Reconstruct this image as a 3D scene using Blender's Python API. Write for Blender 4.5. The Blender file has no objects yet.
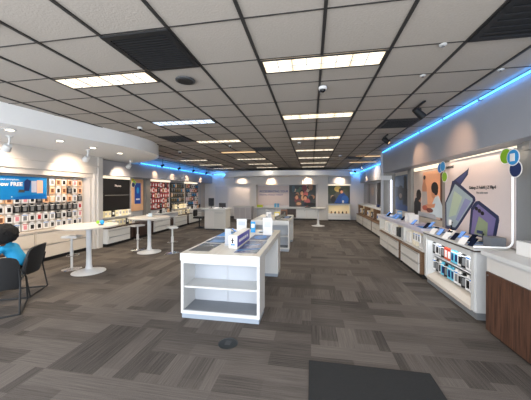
import bpy, bmesh, math, random
from mathutils import Vector, Matrix
PI = math.pi
R = random.Random(7)
C = bpy.context.scene.collection
SC = bpy.context.scene

# ------------------------------------------------------------------ materials
def lin(c):
    return tuple(((x/255.0)/12.92 if x/255.0 <= 0.04045 else ((x/255.0+0.055)/1.055)**2.4) for x in c)
_M = {}
def mat(rgb, rough=0.5, metal=0.0, emit=0.0, noise=0.06, bump=0.0, scale=30.0, spec=0.5, alpha=1.0, trans=0.0):
    key = (tuple(rgb), rough, metal, emit, noise, bump, scale, spec, alpha, trans)
    if key in _M: return _M[key]
    m = bpy.data.materials.new('surface'); m.use_nodes = True
    nt = m.node_tree; b = nt.nodes['Principled BSDF']
    c = lin(rgb)
    tc = nt.nodes.new('ShaderNodeTexCoord'); nz = nt.nodes.new('ShaderNodeTexNoise')
    nz.inputs['Scale'].default_value = scale; nz.inputs['Detail'].default_value = 3
    nt.links.new(tc.outputs['Object'], nz.inputs['Vector'])
    mx = nt.nodes.new('ShaderNodeMix'); mx.data_type = 'RGBA'
    mx.inputs['A'].default_value = tuple(max(0, x*(1-noise)) for x in c)+(1,)
    mx.inputs['B'].default_value = tuple(min(1, x*(1+noise)) for x in c)+(1,)
    nt.links.new(nz.outputs['Fac'], mx.inputs['Factor'])
    nt.links.new(mx.outputs['Result'], b.inputs['Base Color'])
    b.inputs['Roughness'].default_value = rough; b.inputs['Metallic'].default_value = metal
    b.inputs['Specular IOR Level'].default_value = spec
    if emit:
        nt.links.new(mx.outputs['Result'], b.inputs['Emission Color']); b.inputs['Emission Strength'].default_value = emit
    if bump:
        bp = nt.nodes.new('ShaderNodeBump'); bp.inputs['Strength'].default_value = bump; bp.inputs['Distance'].default_value = 0.01
        nt.links.new(nz.outputs['Fac'], bp.inputs['Height']); nt.links.new(bp.outputs['Normal'], b.inputs['Normal'])
    if trans: b.inputs['Transmission Weight'].default_value = trans
    if alpha < 1: b.inputs['Alpha'].default_value = alpha
    _M[key] = m
    return m

WHITE = mat((206,206,204), 0.35, noise=0.02)
WHITEP = mat((204,200,195), 0.55, noise=0.02)
CREAM = mat((208,198,186), 0.5, noise=0.03)
LAV = mat((186,188,196), 0.6, noise=0.02)
LGREY = mat((172,174,178), 0.45, noise=0.03)
MGREY = mat((120,122,124), 0.5, noise=0.04)
DGREY = mat((62,64,66), 0.5, noise=0.05)
BLACK = mat((17,18,20), 0.55, noise=0.1)
GLOSSB = mat((10,11,14), 0.15, noise=0.1)
STEEL = mat((150,152,155), 0.3, 0.9, noise=0.03)
CHROME = mat((205,207,210), 0.18, 1.0, noise=0.01)
NAVY = mat((24,44,92), 0.4)
BLUE = mat((20,118,196), 0.4)
CYAN = mat((30,150,215), 0.4)
PURP = mat((70,66,160), 0.4)
GREEN = mat((130,178,30), 0.45)
YELL = mat((212,196,50), 0.5)
RED = mat((170,34,40), 0.5)
PINK = mat((214,140,150), 0.5)
PEACH = mat((226,180,140), 0.5)
ORANGE = mat((214,110,60), 0.5)
CARD = mat((228,226,224), 0.5, noise=0.03)

def wood_mat(c1, c2, vert=True, rough=0.45):
    m = bpy.data.materials.new('wood'); m.use_nodes = True
    nt = m.node_tree; b = nt.nodes['Principled BSDF']
    tc = nt.nodes.new('ShaderNodeTexCoord'); mp = nt.nodes.new('ShaderNodeMapping')
    mp.inputs['Scale'].default_value = (30,30,1.6) if vert else (30,1.6,30)
    nt.links.new(tc.outputs['Object'], mp.inputs['Vector'])
    nz = nt.nodes.new('ShaderNodeTexNoise'); nz.inputs['Scale'].default_value = 1.6; nz.inputs['Detail'].default_value = 5; nz.inputs['Distortion'].default_value = .6
    nt.links.new(mp.outputs['Vector'], nz.inputs['Vector'])
    cr = nt.nodes.new('ShaderNodeValToRGB'); cr.color_ramp.elements[0].position = .3; cr.color_ramp.elements[1].position = .72
    cr.color_ramp.elements[0].color = lin(c1)+(1,); cr.color_ramp.elements[1].color = lin(c2)+(1,)
    nt.links.new(nz.outputs['Fac'], cr.inputs['Fac']); nt.links.new(cr.outputs['Color'], b.inputs['Base Color'])
    b.inputs['Roughness'].default_value = rough
    return m
WALNUT = wood_mat((52,34,26), (100,68,52))
OAK = wood_mat((92,68,48), (128,98,72), False)
PALEWOOD = wood_mat((190,184,172), (212,207,196), False, .35)
GREYWOOD = wood_mat((118,116,112), (140,137,132))
DARKWOOD = wood_mat((40,28,24), (70,50,42))

def carpet_mat():
    m = bpy.data.materials.new('carpet'); m.use_nodes = True
    nt = m.node_tree; b = nt.nodes['Principled BSDF']; N = nt.nodes.new; L = nt.links.new
    def math_(op, a, bb=None):
        n = N('ShaderNodeMath'); n.operation = op
        for i, v in enumerate((a, bb)):
            if v is None: continue
            if isinstance(v, (int, float)): n.inputs[i].default_value = v
            else: L(v, n.inputs[i])
        return n.outputs[0]
    tc = N('ShaderNodeTexCoord')
    def planks(rot, w, h, seed):
        mp = N('ShaderNodeMapping'); mp.inputs['Rotation'].default_value = (0,0,rot); mp.inputs['Location'].default_value = (seed, seed*.7, 0)
        L(tc.outputs['Object'], mp.inputs['Vector'])
        br = N('ShaderNodeTexBrick'); br.offset = .5; br.inputs['Scale'].default_value = 1; br.inputs['Mortar Size'].default_value = 0
        br.inputs['Brick Width'].default_value = w; br.inputs['Row Height'].default_value = h
        br.inputs['Color1'].default_value = (0,0,0,1); br.inputs['Color2'].default_value = (1,1,1,1); br.inputs['Bias'].default_value = 0
        L(mp.outputs['Vector'], br.inputs['Vector'])
        # streaks along the plank
        m2 = N('ShaderNodeMapping'); m2.inputs['Scale'].default_value = (2.5, 85, 1)
        L(mp.outputs['Vector'], m2.inputs['Vector'])
        nz = N('ShaderNodeTexNoise'); nz.inputs['Scale'].default_value = 1.0; nz.inputs['Detail'].default_value = 4
        L(m2.outputs['Vector'], nz.inputs['Vector'])
        return br.outputs['Color'], nz.outputs['Fac']
    a_c, a_s = planks(0, .80, .20, 0.0)
    b_c, b_s = planks(PI/2, .80, .20, 3.3)
    # which way each square patch runs
    sep = N('ShaderNodeSeparateXYZ'); L(tc.outputs['Object'], sep.inputs['Vector'])
    fx = math_('FLOOR', math_('MULTIPLY', sep.outputs['X'], 1.25)); fy = math_('FLOOR', math_('MULTIPLY', sep.outputs['Y'], 2.5))
    cb = N('ShaderNodeCombineXYZ'); L(fx, cb.inputs[0]); L(fy, cb.inputs[1])
    wn = N('ShaderNodeTexWhiteNoise'); wn.noise_dimensions = '2D'; L(cb.outputs[0], wn.inputs['Vector'])
    pick = math_('GREATER_THAN', wn.outputs['Value'], .5)
    def mixf(f, a, c):
        n = N('ShaderNodeMix'); n.data_type = 'FLOAT'; L(f, n.inputs['Factor']); L(a, n.inputs['A']); L(c, n.inputs['B']); return n.outputs['Result']
    pc = mixf(pick, a_c, b_c); st = mixf(pick, a_s, b_s)
    big = N('ShaderNodeTexNoise'); big.inputs['Scale'].default_value = .9; L(tc.outputs['Object'], big.inputs['Vector'])
    fine = N('ShaderNodeTexNoise'); fine.inputs['Scale'].default_value = 140; L(tc.outputs['Object'], fine.inputs['Vector'])
    v = math_('ADD', math_('MULTIPLY', pc, .26), math_('MULTIPLY', st, .55))
    v = math_('ADD', v, math_('MULTIPLY', fine.outputs['Fac'], .35))
    v = math_('ADD', v, math_('MULTIPLY', big.outputs['Fac'], .25))
    v = math_('SUBTRACT', v, .26)
    cr = N('ShaderNodeValToRGB'); cr.color_ramp.elements[0].position = .15; cr.color_ramp.elements[1].position = .85
    cr.color_ramp.elements[0].color = lin((42,38,36))+(1,); cr.color_ramp.elements[1].color = lin((122,114,108))+(1,)
    L(v, cr.inputs['Fac']); L(cr.outputs['Color'], b.inputs['Base Color'])
    b.inputs['Roughness'].default_value = .9; b.inputs['Specular IOR Level'].default_value = .25
    bp = N('ShaderNodeBump'); bp.inputs['Strength'].default_value = .3; bp.inputs['Distance'].default_value = .004
    L(fine.outputs['Fac'], bp.inputs['Height']); L(bp.outputs['Normal'], b.inputs['Normal'])
    return m
CARPET = carpet_mat()
TILE = mat((164,156,146), 0.85, noise=0.10, bump=0.25, scale=60)

# ------------------------------------------------------------------ mesh builder
class MB:
    def __init__(s): s.bm = bmesh.new(); s.mats = []; s.ly = s.bm.faces.layers.int.new('d')
    def mi(s, m):
        if m not in s.mats: s.mats.append(m)
        return s.mats.index(m)
    def _fin(s, n0, m, bev=0, seg=2):
        ly = s.ly
        new = [f for f in s.bm.faces if f[ly] == 0]
        if bev > 0:
            es = list({e for f in new for e in f.edges})
            bmesh.ops.bevel(s.bm, geom=es, offset=bev, segments=seg, affect='EDGES', clamp_overlap=True)
            new = [f for f in s.bm.faces if f[ly] == 0]
        k = s.mi(m)
        for f in new: f.material_index = k; f[ly] = 1
    def box(s, x0, x1, y0, y1, z0, z1, m, bev=0.0, rot=None):
        mtx = Matrix.Translation(((x0+x1)/2,(y0+y1)/2,(z0+z1)/2)) @ (rot.to_4x4() if rot else Matrix()) @ Matrix.Diagonal((abs(x1-x0),abs(y1-y0),abs(z1-z0),1))
        bmesh.ops.create_cube(s.bm, size=1, matrix=mtx); s._fin(0, m, bev); return s
    def cyl(s, c, r, h, m, n=24, r2=None, axis='Z', bev=0):
        rt = Matrix() if axis == 'Z' else (Matrix.Rotation(PI/2,4,'Y') if axis == 'X' else Matrix.Rotation(PI/2,4,'X'))
        if isinstance(axis, Vector): rt = axis.to_track_quat('Z','Y').to_matrix().to_4x4()
        bmesh.ops.create_cone(s.bm, cap_ends=True, segments=n, radius1=r, radius2=r if r2 is None else r2, depth=h, matrix=Matrix.Translation(c) @ rt)
        s._fin(0, m, bev); return s
    def tube(s, pts, r, m, n=8):
        pts = [Vector(p) for p in pts]
        rings = []
        for i, p in enumerate(pts):
            if i == 0: d = pts[1]-p
            elif i == len(pts)-1: d = p-pts[i-1]
            else: d = (pts[i+1]-p).normalized() + (p-pts[i-1]).normalized()
            q = d.normalized().to_track_quat('Z','Y')
            if i and rings:
                pass
            rings.append([s.bm.verts.new(p + q @ Vector((r*math.cos(2*PI*k/n), r*math.sin(2*PI*k/n), 0))) for k in range(n)])
        for a, b in zip(rings, rings[1:]):
            # align rings to avoid twist
            best = min(range(n), key=lambda sft: sum((a[k].co-b[(k+sft)%n].co).length for k in range(n)))
            b[:] = b[best:]+b[:best]
            for k in range(n): s.bm.faces.new((a[k], a[(k+1)%n], b[(k+1)%n], b[k]))
        s.bm.faces.new(rings[0][::-1]); s.bm.faces.new(rings[-1]); s._fin(0, m); return s
    def lathe(s, c, prof, m, n=32):
        rings = []
        for r, z in prof:
            if r < 1e-5: rings.append([s.bm.verts.new((c[0],c[1],c[2]+z))])
            else: rings.append([s.bm.verts.new((c[0]+r*math.cos(2*PI*k/n), c[1]+r*math.sin(2*PI*k/n), c[2]+z)) for k in range(n)])
        for a, b in zip(rings, rings[1:]):
            for k in range(n):
                va = [a[k%len(a)], a[(k+1)%len(a)]] if len(a) > 1 else [a[0]]
                vb = [b[(k+1)%len(b)], b[k%len(b)]] if len(b) > 1 else [b[0]]
                if len(va)+len(vb) >= 3: s.bm.faces.new(va+vb)
        for rr, fl in ((rings[0],1),(rings[-1],0)):
            if len(rr) > 1: s.bm.faces.new(rr[::-1] if fl else rr)
        s._fin(0, m); return s
    def prism(s, pts, z0, z1, m, bev=0):
        lo = [s.bm.verts.new((x,y,z0)) for x,y in pts]; hi = [s.bm.verts.new((x,y,z1)) for x,y in pts]
        n = len(pts)
        s.bm.faces.new(lo[::-1]); s.bm.faces.new(hi)
        for k in range(n): s.bm.faces.new((lo[k],lo[(k+1)%n],hi[(k+1)%n],hi[k]))
        s._fin(0, m, bev); return s
    def poly3(s, pts, m):
        s.bm.faces.new([s.bm.verts.new(p) for p in pts]); s._fin(0, m); return s
    def slab3(s, pts, nrm, t, m):      # polygon in 3-D with thickness along nrm
        nrm = Vector(nrm); a = [s.bm.verts.new(Vector(p)) for p in pts]; b = [s.bm.verts.new(Vector(p)+nrm*t) for p in pts]
        n = len(pts); s.bm.faces.new(a[::-1]); s.bm.faces.new(b)
        for k in range(n): s.bm.faces.new((a[k],a[(k+1)%n],b[(k+1)%n],b[k]))
        s._fin(0, m); return s
    def sphere(s, c, r, m, sub=3, sc=(1,1,1)):
        bmesh.ops.create_icosphere(s.bm, subdivisions=sub, radius=r, matrix=Matrix.Translation(c) @ Matrix.Diagonal((*sc,1)))
        s._fin(0, m); return s
    def build(s, name, parent=None, smooth=False, local=False):
        bmesh.ops.recalc_face_normals(s.bm, faces=s.bm.faces[:])
        me = bpy.data.meshes.new(name)
        if parent is not None and not local:
            s.bm.transform(Matrix.Translation(-Vector(wloc(parent))))
        s.bm.faces.layers.int.remove(s.ly); s.bm.to_mesh(me); s.bm.free()
        for m in s.mats: me.materials.append(m)
        if smooth:
            me.polygons.foreach_set('use_smooth', [True]*len(me.polygons))
            try: me.set_sharp_from_angle(angle=math.radians(38))
            except Exception: pass
        o = bpy.data.objects.new(name, me); C.objects.link(o)
        if parent is not None: o.parent = parent
        return o
def wloc(o):
    v = Vector(o.location)
    while o.parent: o = o.parent; v += Vector(o.location)
    return v
def tag(o, label, cat, group=None):
    o['label'] = label; o['category'] = cat
    if group: o['group'] = group
    return o
def thing(name, loc, label, cat, group=None, rz=0):
    o = bpy.data.objects.new(name, None); o.empty_display_size = .1; C.objects.link(o)
    o.location = loc; o.rotation_euler = (0,0,rz); return tag(o, label, cat, group)
def single(name, mb, label, cat, group=None, smooth=False, at=None):
    """a thing that is one mesh; at = its origin in world"""
    if at is not None: mb.bm.transform(Matrix.Translation(-Vector(at)))
    o = mb.build(name, None, smooth, True)
    if at is not None: o.location = at
    return tag(o, label, cat, group)
def struct(name, mb, parent=None, smooth=False):
    o = mb.build(name, parent, smooth)
    if parent is None: o['kind'] = 'structure'
    return o
def kids(o): return [c for c in C.objects if c.parent == o]
def copy_tree(o, parent=None):
    c = o.copy(); C.objects.link(c); c.parent = parent
    for ch in kids(o): copy_tree(ch, c)
    return c
def dup(o, loc, rz=None, label=None, group=None):
    c = copy_tree(o); c.location = loc
    if rz is not None: c.rotation_euler = (0,0,rz)
    if label: c['label'] = label
    if group: c['group'] = group
    return c
def text(body, size, loc, rot, m, parent, name='lettering', extrude=.002, bold=0.0, spacing=1.0):
    cu = bpy.data.curves.new(name, 'FONT'); cu.body = body; cu.size = size; cu.extrude = extrude; cu.offset = bold
    cu.space_character = spacing; cu.resolution_u = 3
    t = bpy.data.objects.new('t', cu); C.objects.link(t)
    dg = bpy.context.evaluated_depsgraph_get(); me = bpy.data.meshes.new_from_object(t.evaluated_get(dg))
    bpy.data.objects.remove(t)
    me.materials.clear(); me.materials.append(m)
    o = bpy.data.objects.new(name, me); C.objects.link(o)
    o.parent = parent; o.location = Vector(loc) - (wloc(parent) if parent else Vector((0,0,0))); o.rotation_euler = rot
    return o
# text facing: on right wall (faces -X), left wall (faces +X), back wall (faces -Y)
FR = (PI/2,0,-PI/2); FL = (PI/2,0,PI/2); FB = (PI/2,0,0)
def ell(cx, cy, rx, ry=None, n=20):
    ry = rx if ry is None else ry
    return [(cx+rx*math.cos(2*PI*k/n), cy+ry*math.sin(2*PI*k/n)) for k in range(n)]
def rpoly(cx, cy, w, h, a, r=0):
    ca, sa = math.cos(a), math.sin(a)
    return [(cx+x*ca-y*sa, cy+x*sa+y*ca) for x, y in ((-w/2,-h/2),(w/2,-h/2),(w/2,h/2),(-w/2,h/2))]
def picture(name, parent, facing, p0, w, h, layers, t=.012):
    """flat printed panel: p0 = lower-left corner as seen, layers = [(material, polygon in metres)]"""
    u, n = {'R':((0,-1,0),(-1,0,0)), 'L':((0,1,0),(1,0,0)), 'B':((1,0,0),(0,-1,0))}[facing]
    u = Vector(u); n = Vector(n); p0 = Vector(p0); z = Vector((0,0,1)); mb = MB()
    def P(x, y, k): return p0 + u*x + z*y + n*k
    mb.slab3([P(0,0,0),P(w,0,0),P(w,h,0),P(0,h,0)], n, t, layers[0][0])
    for i, (m, pts) in enumerate(layers[1:]):
        pts = [(min(max(x,.003),w-.003), min(max(y,.003),h-.003)) for x, y in pts]
        mb.slab3([P(x,y,t) for x,y in pts], n, .0006*(i+1), m)
    return mb.build(name, parent)

# ------------------------------------------------------------------ camera
F = 260.0; THETA = math.atan(45.5/F); HC = 1.62
cam = bpy.data.cameras.new('camera'); co = bpy.data.objects.new('camera', cam); C.objects.link(co)
cam.sensor_width = 36; cam.lens = F/531*36; cam.clip_start = .05; cam.clip_end = 200
cam.shift_y = -(200-191.5)/531.0
co.location = (0,0,HC); co.rotation_euler = (PI/2, 0, THETA)
SC.camera = co

# ------------------------------------------------------------------ shell
ZC = 2.9
XL, XR, YB, YF = -6.6, 2.95, 15.5, -1.2
struct('floor', MB().box(-9,5,YF-.2,17,-.1,0,CARPET))
struct('ceiling', MB().box(-9,5,YF-.2,17,ZC+.0,ZC+.1,TILE))
g = MB(); BAR = mat((40,38,36), .6)
x = -0.5-.6*13
while x < 3.2:
    g.box(x-.0125,x+.0125,YF,YB,ZC-.012,ZC-.0005,BAR); x += .6
y = 1.86-.61*5
while y < YB:
    g.box(-7.0,3.0,y-.0045,y+.0045,ZC-.006,ZC-.0005,BAR); y += .61
struct('trim_1', g)
LEFTW = mat((196,190,184), .6, noise=.02)
struct('wall_left', MB().box(XL-.1,XL,YF,YB,0,ZC,LEFTW))
struct('wall_right', MB().box(XR,XR+.1,YF,YB,0,ZC,LGREY))
BACKM = mat((214,212,214), .6, noise=.02)
struct('wall_back', MB().box(-7.0,3.1,YB,YB+.1,0,ZC,BACKM))
# front wall is the glazed shopfront behind the camera: mullions and rails with open bays
fw = MB()
fw.box(-7,3.1,YF-.1,YF,2.65,ZC,MGREY); fw.box(-7,3.1,YF-.1,YF,0,.12,MGREY)
for xx in (-6.9,-4.9,-2.9,-.9,1.1,3.0): fw.box(xx-.04,xx+.04,YF-.1,YF,.12,2.65,MGREY)
struct('wall_front', fw)

# left portal around the accessory wall
b = MB()
b.box(XL,-5.98,-1.0,6.46,2.12,2.598,WHITEP)
b.box(-5.98,-5.95,-1.0,6.46,2.30,2.35,WHITEP); b.box(XL,-6.05,-1.0,6.38,2.0,2.12,WHITEP)
b.box(XL,-5.95,6.46,6.62,0,2.598,WHITEP); b.box(XL,-6.0,6.38,6.46,0,2.12,WHITEP); b.box(XL,-6.08,6.30,6.38,0,2.05,WHITEP)
struct('trim_2', b)
# curved dropped soffit over the left seating area
def smooth_curve(pts, it=3):
    for _ in range(it):
        q = [pts[0]]
        for a, c in zip(pts, pts[1:]):
            q += [(a[0]*.75+c[0]*.25, a[1]*.75+c[1]*.25), (a[0]*.25+c[0]*.75, a[1]*.25+c[1]*.75)]
        q.append(pts[-1]); pts = q
    return pts
out = [(XL,-1.1),(-5.3,-.6),(-4.7,1.2),(-4.4,2.6),(-4.18,4.1),(-3.95,5.2),(-3.96,6.2),(-4.45,7.1),(-5.5,7.9),(XL,8.2)]
SOFM = mat((240,240,238), .55, noise=.015)
struct('trim_3', MB().prism(smooth_curve(out), 2.6, ZC-.001, SOFM), smooth=True)
# left far soffit with the LED line
struct('trim_4', MB().box(XL,-6.1,6.62,YB,2.12,2.58,mat((150,152,158),.6,noise=.02)).box(XL,-6.3,6.62,YB,2.58,ZC-.012,LGREY))
# right soffits
SGREY = mat((150,152,158), .6, noise=.02)
struct('trim_5', MB().box(2.25,XR,YF,8.77,2.2,ZC-.013,SGREY))
struct('trim_6', MB().box(2.75,XR,8.80,YB,2.1,ZC-.013,LGREY))
# display wall behind the right hand panels
struct('trim_7', MB().box(2.62,XR,YF,8.75,0,2.2,CREAM))
# wing wall at the end of the near right run: white frame and grey panel
w = MB()
w.box(2.20,2.27,8.79,8.85,.0,2.85,LGREY); w.box(2.27,XR,8.79,8.85,.0,2.2,GREYWOOD)
w.box(2.20,2.50,8.72,8.788,1.98,2.12,WHITE)
struct('trim_8', w)
GLOWW = mat((235,240,255), .4, emit=2.2, noise=0)
struct('trim_9', MB().box(2.46,2.50,8.70,8.719,.95,1.98,GLOWW))
# back canopy: long bowed soffit
arc = [(-5.4+7.8*k/40, 15.49-1.75*math.sin(PI*k/40)**.75) for k in range(41)]
struct('trim_10', MB().prism(arc, 2.48, 2.74, SOFM), smooth=True)
# back portal frame (alcove)
p = MB()
p.box(-3.6,-3.2,15.1,YB,0,2.478,WHITEP); p.box(.38,.95,15.1,YB,0,2.478,WHITEP); p.box(-3.2,.38,15.1,YB,2.02,2.478,WHITEP)
struct('trim_11', p)
struct('trim_12', MB().box(.97,2.2,15.2,YB,2.02,2.478,LGREY).box(-4.6,-3.62,15.2,YB,2.1,2.478,LGREY))
# baseboards
struct('baseboard_back', MB().box(-6.55,-3.61,YB-.015,YB,0,.1,DGREY))

# ------------------------------------------------------------------ LED strips
LEDM = mat((40,160,255), .4, emit=9.0, noise=0)
LEDC = mat((70,165,255), .4, emit=3.6, noise=0)
def led(a, c, label, r=.012):
    a = Vector(a); c = Vector(c)
    t = thing('led_strip', a, label, 'led light')
    MB().tube([a,c], r, LEDC, 8).build('light_tube', t)
    d = (c-a)
    n = int(d.length/.9)
    m = MB()
    for k in range(n+1):
        q = a + d*(k/max(n,1))
        m.box(q.x-.016,q.x+.016,q.y-.02,q.y+.02,q.z-.016,q.z+.016,MGREY)
    m.build('mounting_clips', t)
    return t
led((2.225,YF+.3,2.855),(2.225,8.75,2.855),'long blue LED strip along the top of the right wall nearest the camera')
led((2.72,8.9,2.72),(2.72,15.3,2.72),'blue LED strip on the far right wall beyond the white post')
led((-6.07,8.45,2.64),(-6.07,15.3,2.64),'blue LED strip above the left merchandise wall')
led((-6.0,15.44,2.68),(-5.0,15.44,2.68),'short blue LED strip high on the back wall at left')
led((2.0,15.44,2.68),(2.7,15.44,2.68),'short blue LED strip high on the back wall at right')

def lamp(kind, name, loc, energy, color, rot=(0,0,0), size=.1, spot=60, blend=.6, sy=None):
    d = bpy.data.lights.new(name, kind); d.energy = energy; d.color = color
    if kind == 'SPOT': d.spot_size = math.radians(spot); d.spot_blend = blend; d.shadow_soft_size = size
    elif kind == 'AREA': 
        d.size = size
        if sy: d.shape = 'RECTANGLE'; d.size_y = sy
    else: d.shadow_soft_size = size
    o = bpy.data.objects.new(name, d); C.objects.link(o); o.location = loc; o.rotation_euler = rot
    return o
def aim(o, tgt):
    o.rotation_euler = (Vector(tgt)-o.location).to_track_quat('-Z','Y').to_euler()
# the LED lines' light
BL = (.05,.35,1.0)
lamp('AREA','blue_glow',(2.19,4.2,2.855),3.5,BL,(0,PI/2*1.0,0),.03,sy=8.6).rotation_euler=(0,math.radians(-100),0)
lamp('AREA','blue_glow',(2.66,12,2.74),7,BL,(0,0,0),.03,sy=6).rotation_euler=(0,math.radians(-95),0)
lamp('AREA','blue_glow',(-5.95,11.9,2.70),12,BL,(0,0,0),.03,sy=6.6).rotation_euler=(0,math.radians(100),0)
o_=lamp('AREA','blue_glow',(-5.4,15.2,2.66),4,BL,(PI/2,0,0),1.4,sy=.04)
o_=lamp('AREA','blue_glow',(2.3,15.2,2.66),4,BL,(PI/2,0,0),.8,sy=.04)

# ------------------------------------------------------------------ ceiling fixtures
LAMPM = bpy.data.materials.new('lamp_diffuser'); LAMPM.use_nodes = True
nt = LAMPM.node_tree; bs = nt.nodes['Principled BSDF']; bs.inputs['Base Color'].default_value = (.8,.75,.65,1)
tc = nt.nodes.new('ShaderNodeTexCoord'); wv = nt.nodes.new('ShaderNodeTexWave'); wv.inputs['Scale'].default_value = 1.1; wv.bands_direction = 'X'
nt.links.new(tc.outputs['Object'], wv.inputs['Vector'])
cr = nt.nodes.new('ShaderNodeValToRGB'); cr.color_ramp.elements[0].position = 0; cr.color_ramp.elements[0].color = (.72,.56,.34,1)
cr.color_ramp.elements[1].position = .35; cr.color_ramp.elements[1].color = (1,.88,.68,1)
nt.links.new(wv.outputs['Fac'], cr.inputs['Fac']); nt.links.new(cr.outputs['Color'], bs.inputs['Emission Color']); bs.inputs['Emission Strength'].default_value = 1.15
FX = 33
cool = mat((225,238,255), .5, emit=.8, noise=0)
warm2 = mat((255,214,160), .5, emit=.7, noise=0)
ORD = ['first','second','third','fourth','fifth','sixth','seventh','eighth','ninth','tenth','eleventh','twelfth','thirteenth','fourteenth','fifteenth','sixteenth','seventeenth','eighteenth','nineteenth','twentieth']
def fixture(x0, y0, label, kind='main', depth=.28):
    t = thing('ceiling_light', (x0+.6,y0+depth/2,ZC), label, 'ceiling light', 'recessed ceiling lights')
    f = MB()
    for a in ((x0+.015,x0+1.185,y0+.0,y0+.02),(x0+.015,x0+1.185,y0+depth-.02,y0+depth),(x0+.015,x0+.035,y0+.02,y0+depth-.02),(x0+1.165,x0+1.185,y0+.02,y0+depth-.02)):
        f.box(*a, ZC-.02, ZC-.0125, BAR)
    f.build('frame', t)
    q = lamp('SPOT','fixture_light',(x0+.6,y0+depth/2,ZC-.035), FX*(.75 if y0 < 4 else (1 if y0 < 8 else (1.7 if y0 < 13 else .2))), (1,.90,.76) if kind != 'cool' else (.9,.95,1), size=0, spot=165, blend=.6)
    m = {'main':LAMPM,'cool':cool,'warm':warm2}[kind]
    MB().box(x0+.035,x0+1.165,y0+.02,y0+depth-.02,ZC-.017,ZC-.0128,m).build('diffuser', t)
    if kind != 'warm' :
        l = MB()
        for k in range(1,8): l.box(x0+.035+k*.141-.003,x0+.035+k*.141+.003,y0+.021,y0+depth-.021,ZC-.026,ZC-.0175,LGREY)
        l.box(x0+.036,x0+1.164,y0+depth/2-.002,y0+depth/2+.002,ZC-.024,ZC-.0175,LGREY)
        l.build('louvre', t)
    return t
rows = [2.47+1.83*k for k in range(7)]
for k, yy in enumerate(rows):
    fixture(-.5, yy, f'lit ceiling light in the centre row, {ORD[k]} from the camera', 'main')
for k, yy in enumerate(rows[:7]):
    fixture(-2.9, yy, f'lit ceiling light in the row left of centre, {ORD[k]} from the camera', 'cool' if k==1 else ('main' if k != 3 else 'warm'))
for k, yy in enumerate(rows[4:]):
    fixture(-5.3, yy, f'lit ceiling light in the far left row, {ORD[k]} from the camera', 'main')
for k, yy in enumerate([9.7, 11.6]):
    fixture(1.6 if k else 1.55, yy, ['lit ceiling light in front of the white post at right','lit ceiling light at right, just beyond the light by the white post'][k], 'warm')

def grille(x0, y0, wx, wy, label):
    t = thing('air_vent', (x0+wx/2,y0+wy/2,ZC), label, 'air vent', 'black ceiling air vents')
    f = MB()
    for a in ((x0,x0+wx,y0,y0+.05),(x0,x0+wx,y0+wy-.05,y0+wy),(x0,x0+.05,y0+.05,y0+wy-.05),(x0+wx-.05,x0+wx,y0+.05,y0+wy-.05)):
        f.box(*a, ZC-.026, ZC-.0125, BLACK)
    f.build('frame', t)
    MB().box(x0+.05,x0+wx-.05,y0+.05,y0+wy-.05,ZC-.016,ZC-.0125,BLACK).build('backing', t)
    s = MB(); n = 14
    for k in range(n):
        yy = y0+.06+(wy-.12)*(k+.5)/n
        s.box(x0+.05,x0+wx-.05,yy-.006,yy+.006,ZC-.024,ZC-.0165,BLACK)
    s.build('grille', t)
grille(-1.7,1.86,.6,.61,'large black square air vent left of the front ceiling light')
grille(1.3,1.25,.9,1.2,'big black ceiling air vent at the top right corner')
grille(1.3,4.9,.6,.61,'black ceiling air vent beside the track lights')
grille(-3.5,5.52,.6,.61,'black ceiling air vent near the curved white soffit')
grille(-1.7,7.35,.6,.61,'small black ceiling air vent in the middle distance')
grille(1.3,9.8,.6,.61,'black ceiling air vent at far right of the ceiling')
grille(-5.3,12.8,.6,.61,'black ceiling air vent at far left of the ceiling')

t = thing('ceiling_speaker', (-1.41,2.76,ZC), 'round dark ceiling speaker beside the large square vent', 'speaker')
MB().lathe((-1.41,2.76,ZC-.03),[(.0,0),(.085,.0),(.09,.017)],BLACK).build('mesh_cover', t, True)
MB().lathe((-1.41,2.76,ZC-.028),[(.092,.0),(.108,.004),(.11,.0155),(.092,.0155)],DGREY).build('rim', t, True)
def dome_cam(x, y, label, s=1.0):
    t = thing('dome_camera', (x,y,ZC), label, 'security camera')
    MB().cyl((x,y,ZC-.0305*s-.0), .05*s, .035*s, WHITE, 20, bev=.004).build('housing', t, True)
    MB().sphere((x,y,ZC-.052*s), .035*s, GLOSSB, 2, (1,1,.9)).build('dome', t, True)
dome_cam(.14,3.22,'white dome security camera behind the front ceiling light')
dome_cam(-3.32,4.62,'small white ceiling dome before the second light left of centre')
dome_cam(-2.36,1.52,'white ceiling device at the top left corner of the photo')
dome_cam(-4.08,7.63,'small white ceiling dome beside the curved soffit')
dome_cam(-.3,6.75,'small white ceiling dome between centre lights, third light',.9)
dome_cam(1.0,9.43,'small round ceiling device near the right vent',1.0)
dome_cam(-2.2,6.9,'small white ceiling sensor beside the third light left of centre',.8)
def sprinkler(x, y, label):
    t = thing('sprinkler', (x,y,ZC), label, 'sprinkler')
    MB().cyl((x,y,ZC-.016),.03,.006,WHITE,16).build('plate', t, True)
    m = MB().cyl((x,y,ZC-.026),.006,.014,CHROME,8); m.cyl((x,y,ZC-.034),.014,.003,CHROME,10); m.build('head', t, True)
sprinkler(1.12,2.47,'sprinkler head nearest the front centre ceiling light, right of it')
sprinkler(1.20,3.09,'small sprinkler head behind the nearest one at right')
sprinkler(1.94,3.08,'small sprinkler head closest to the blue LED strip')

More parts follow.
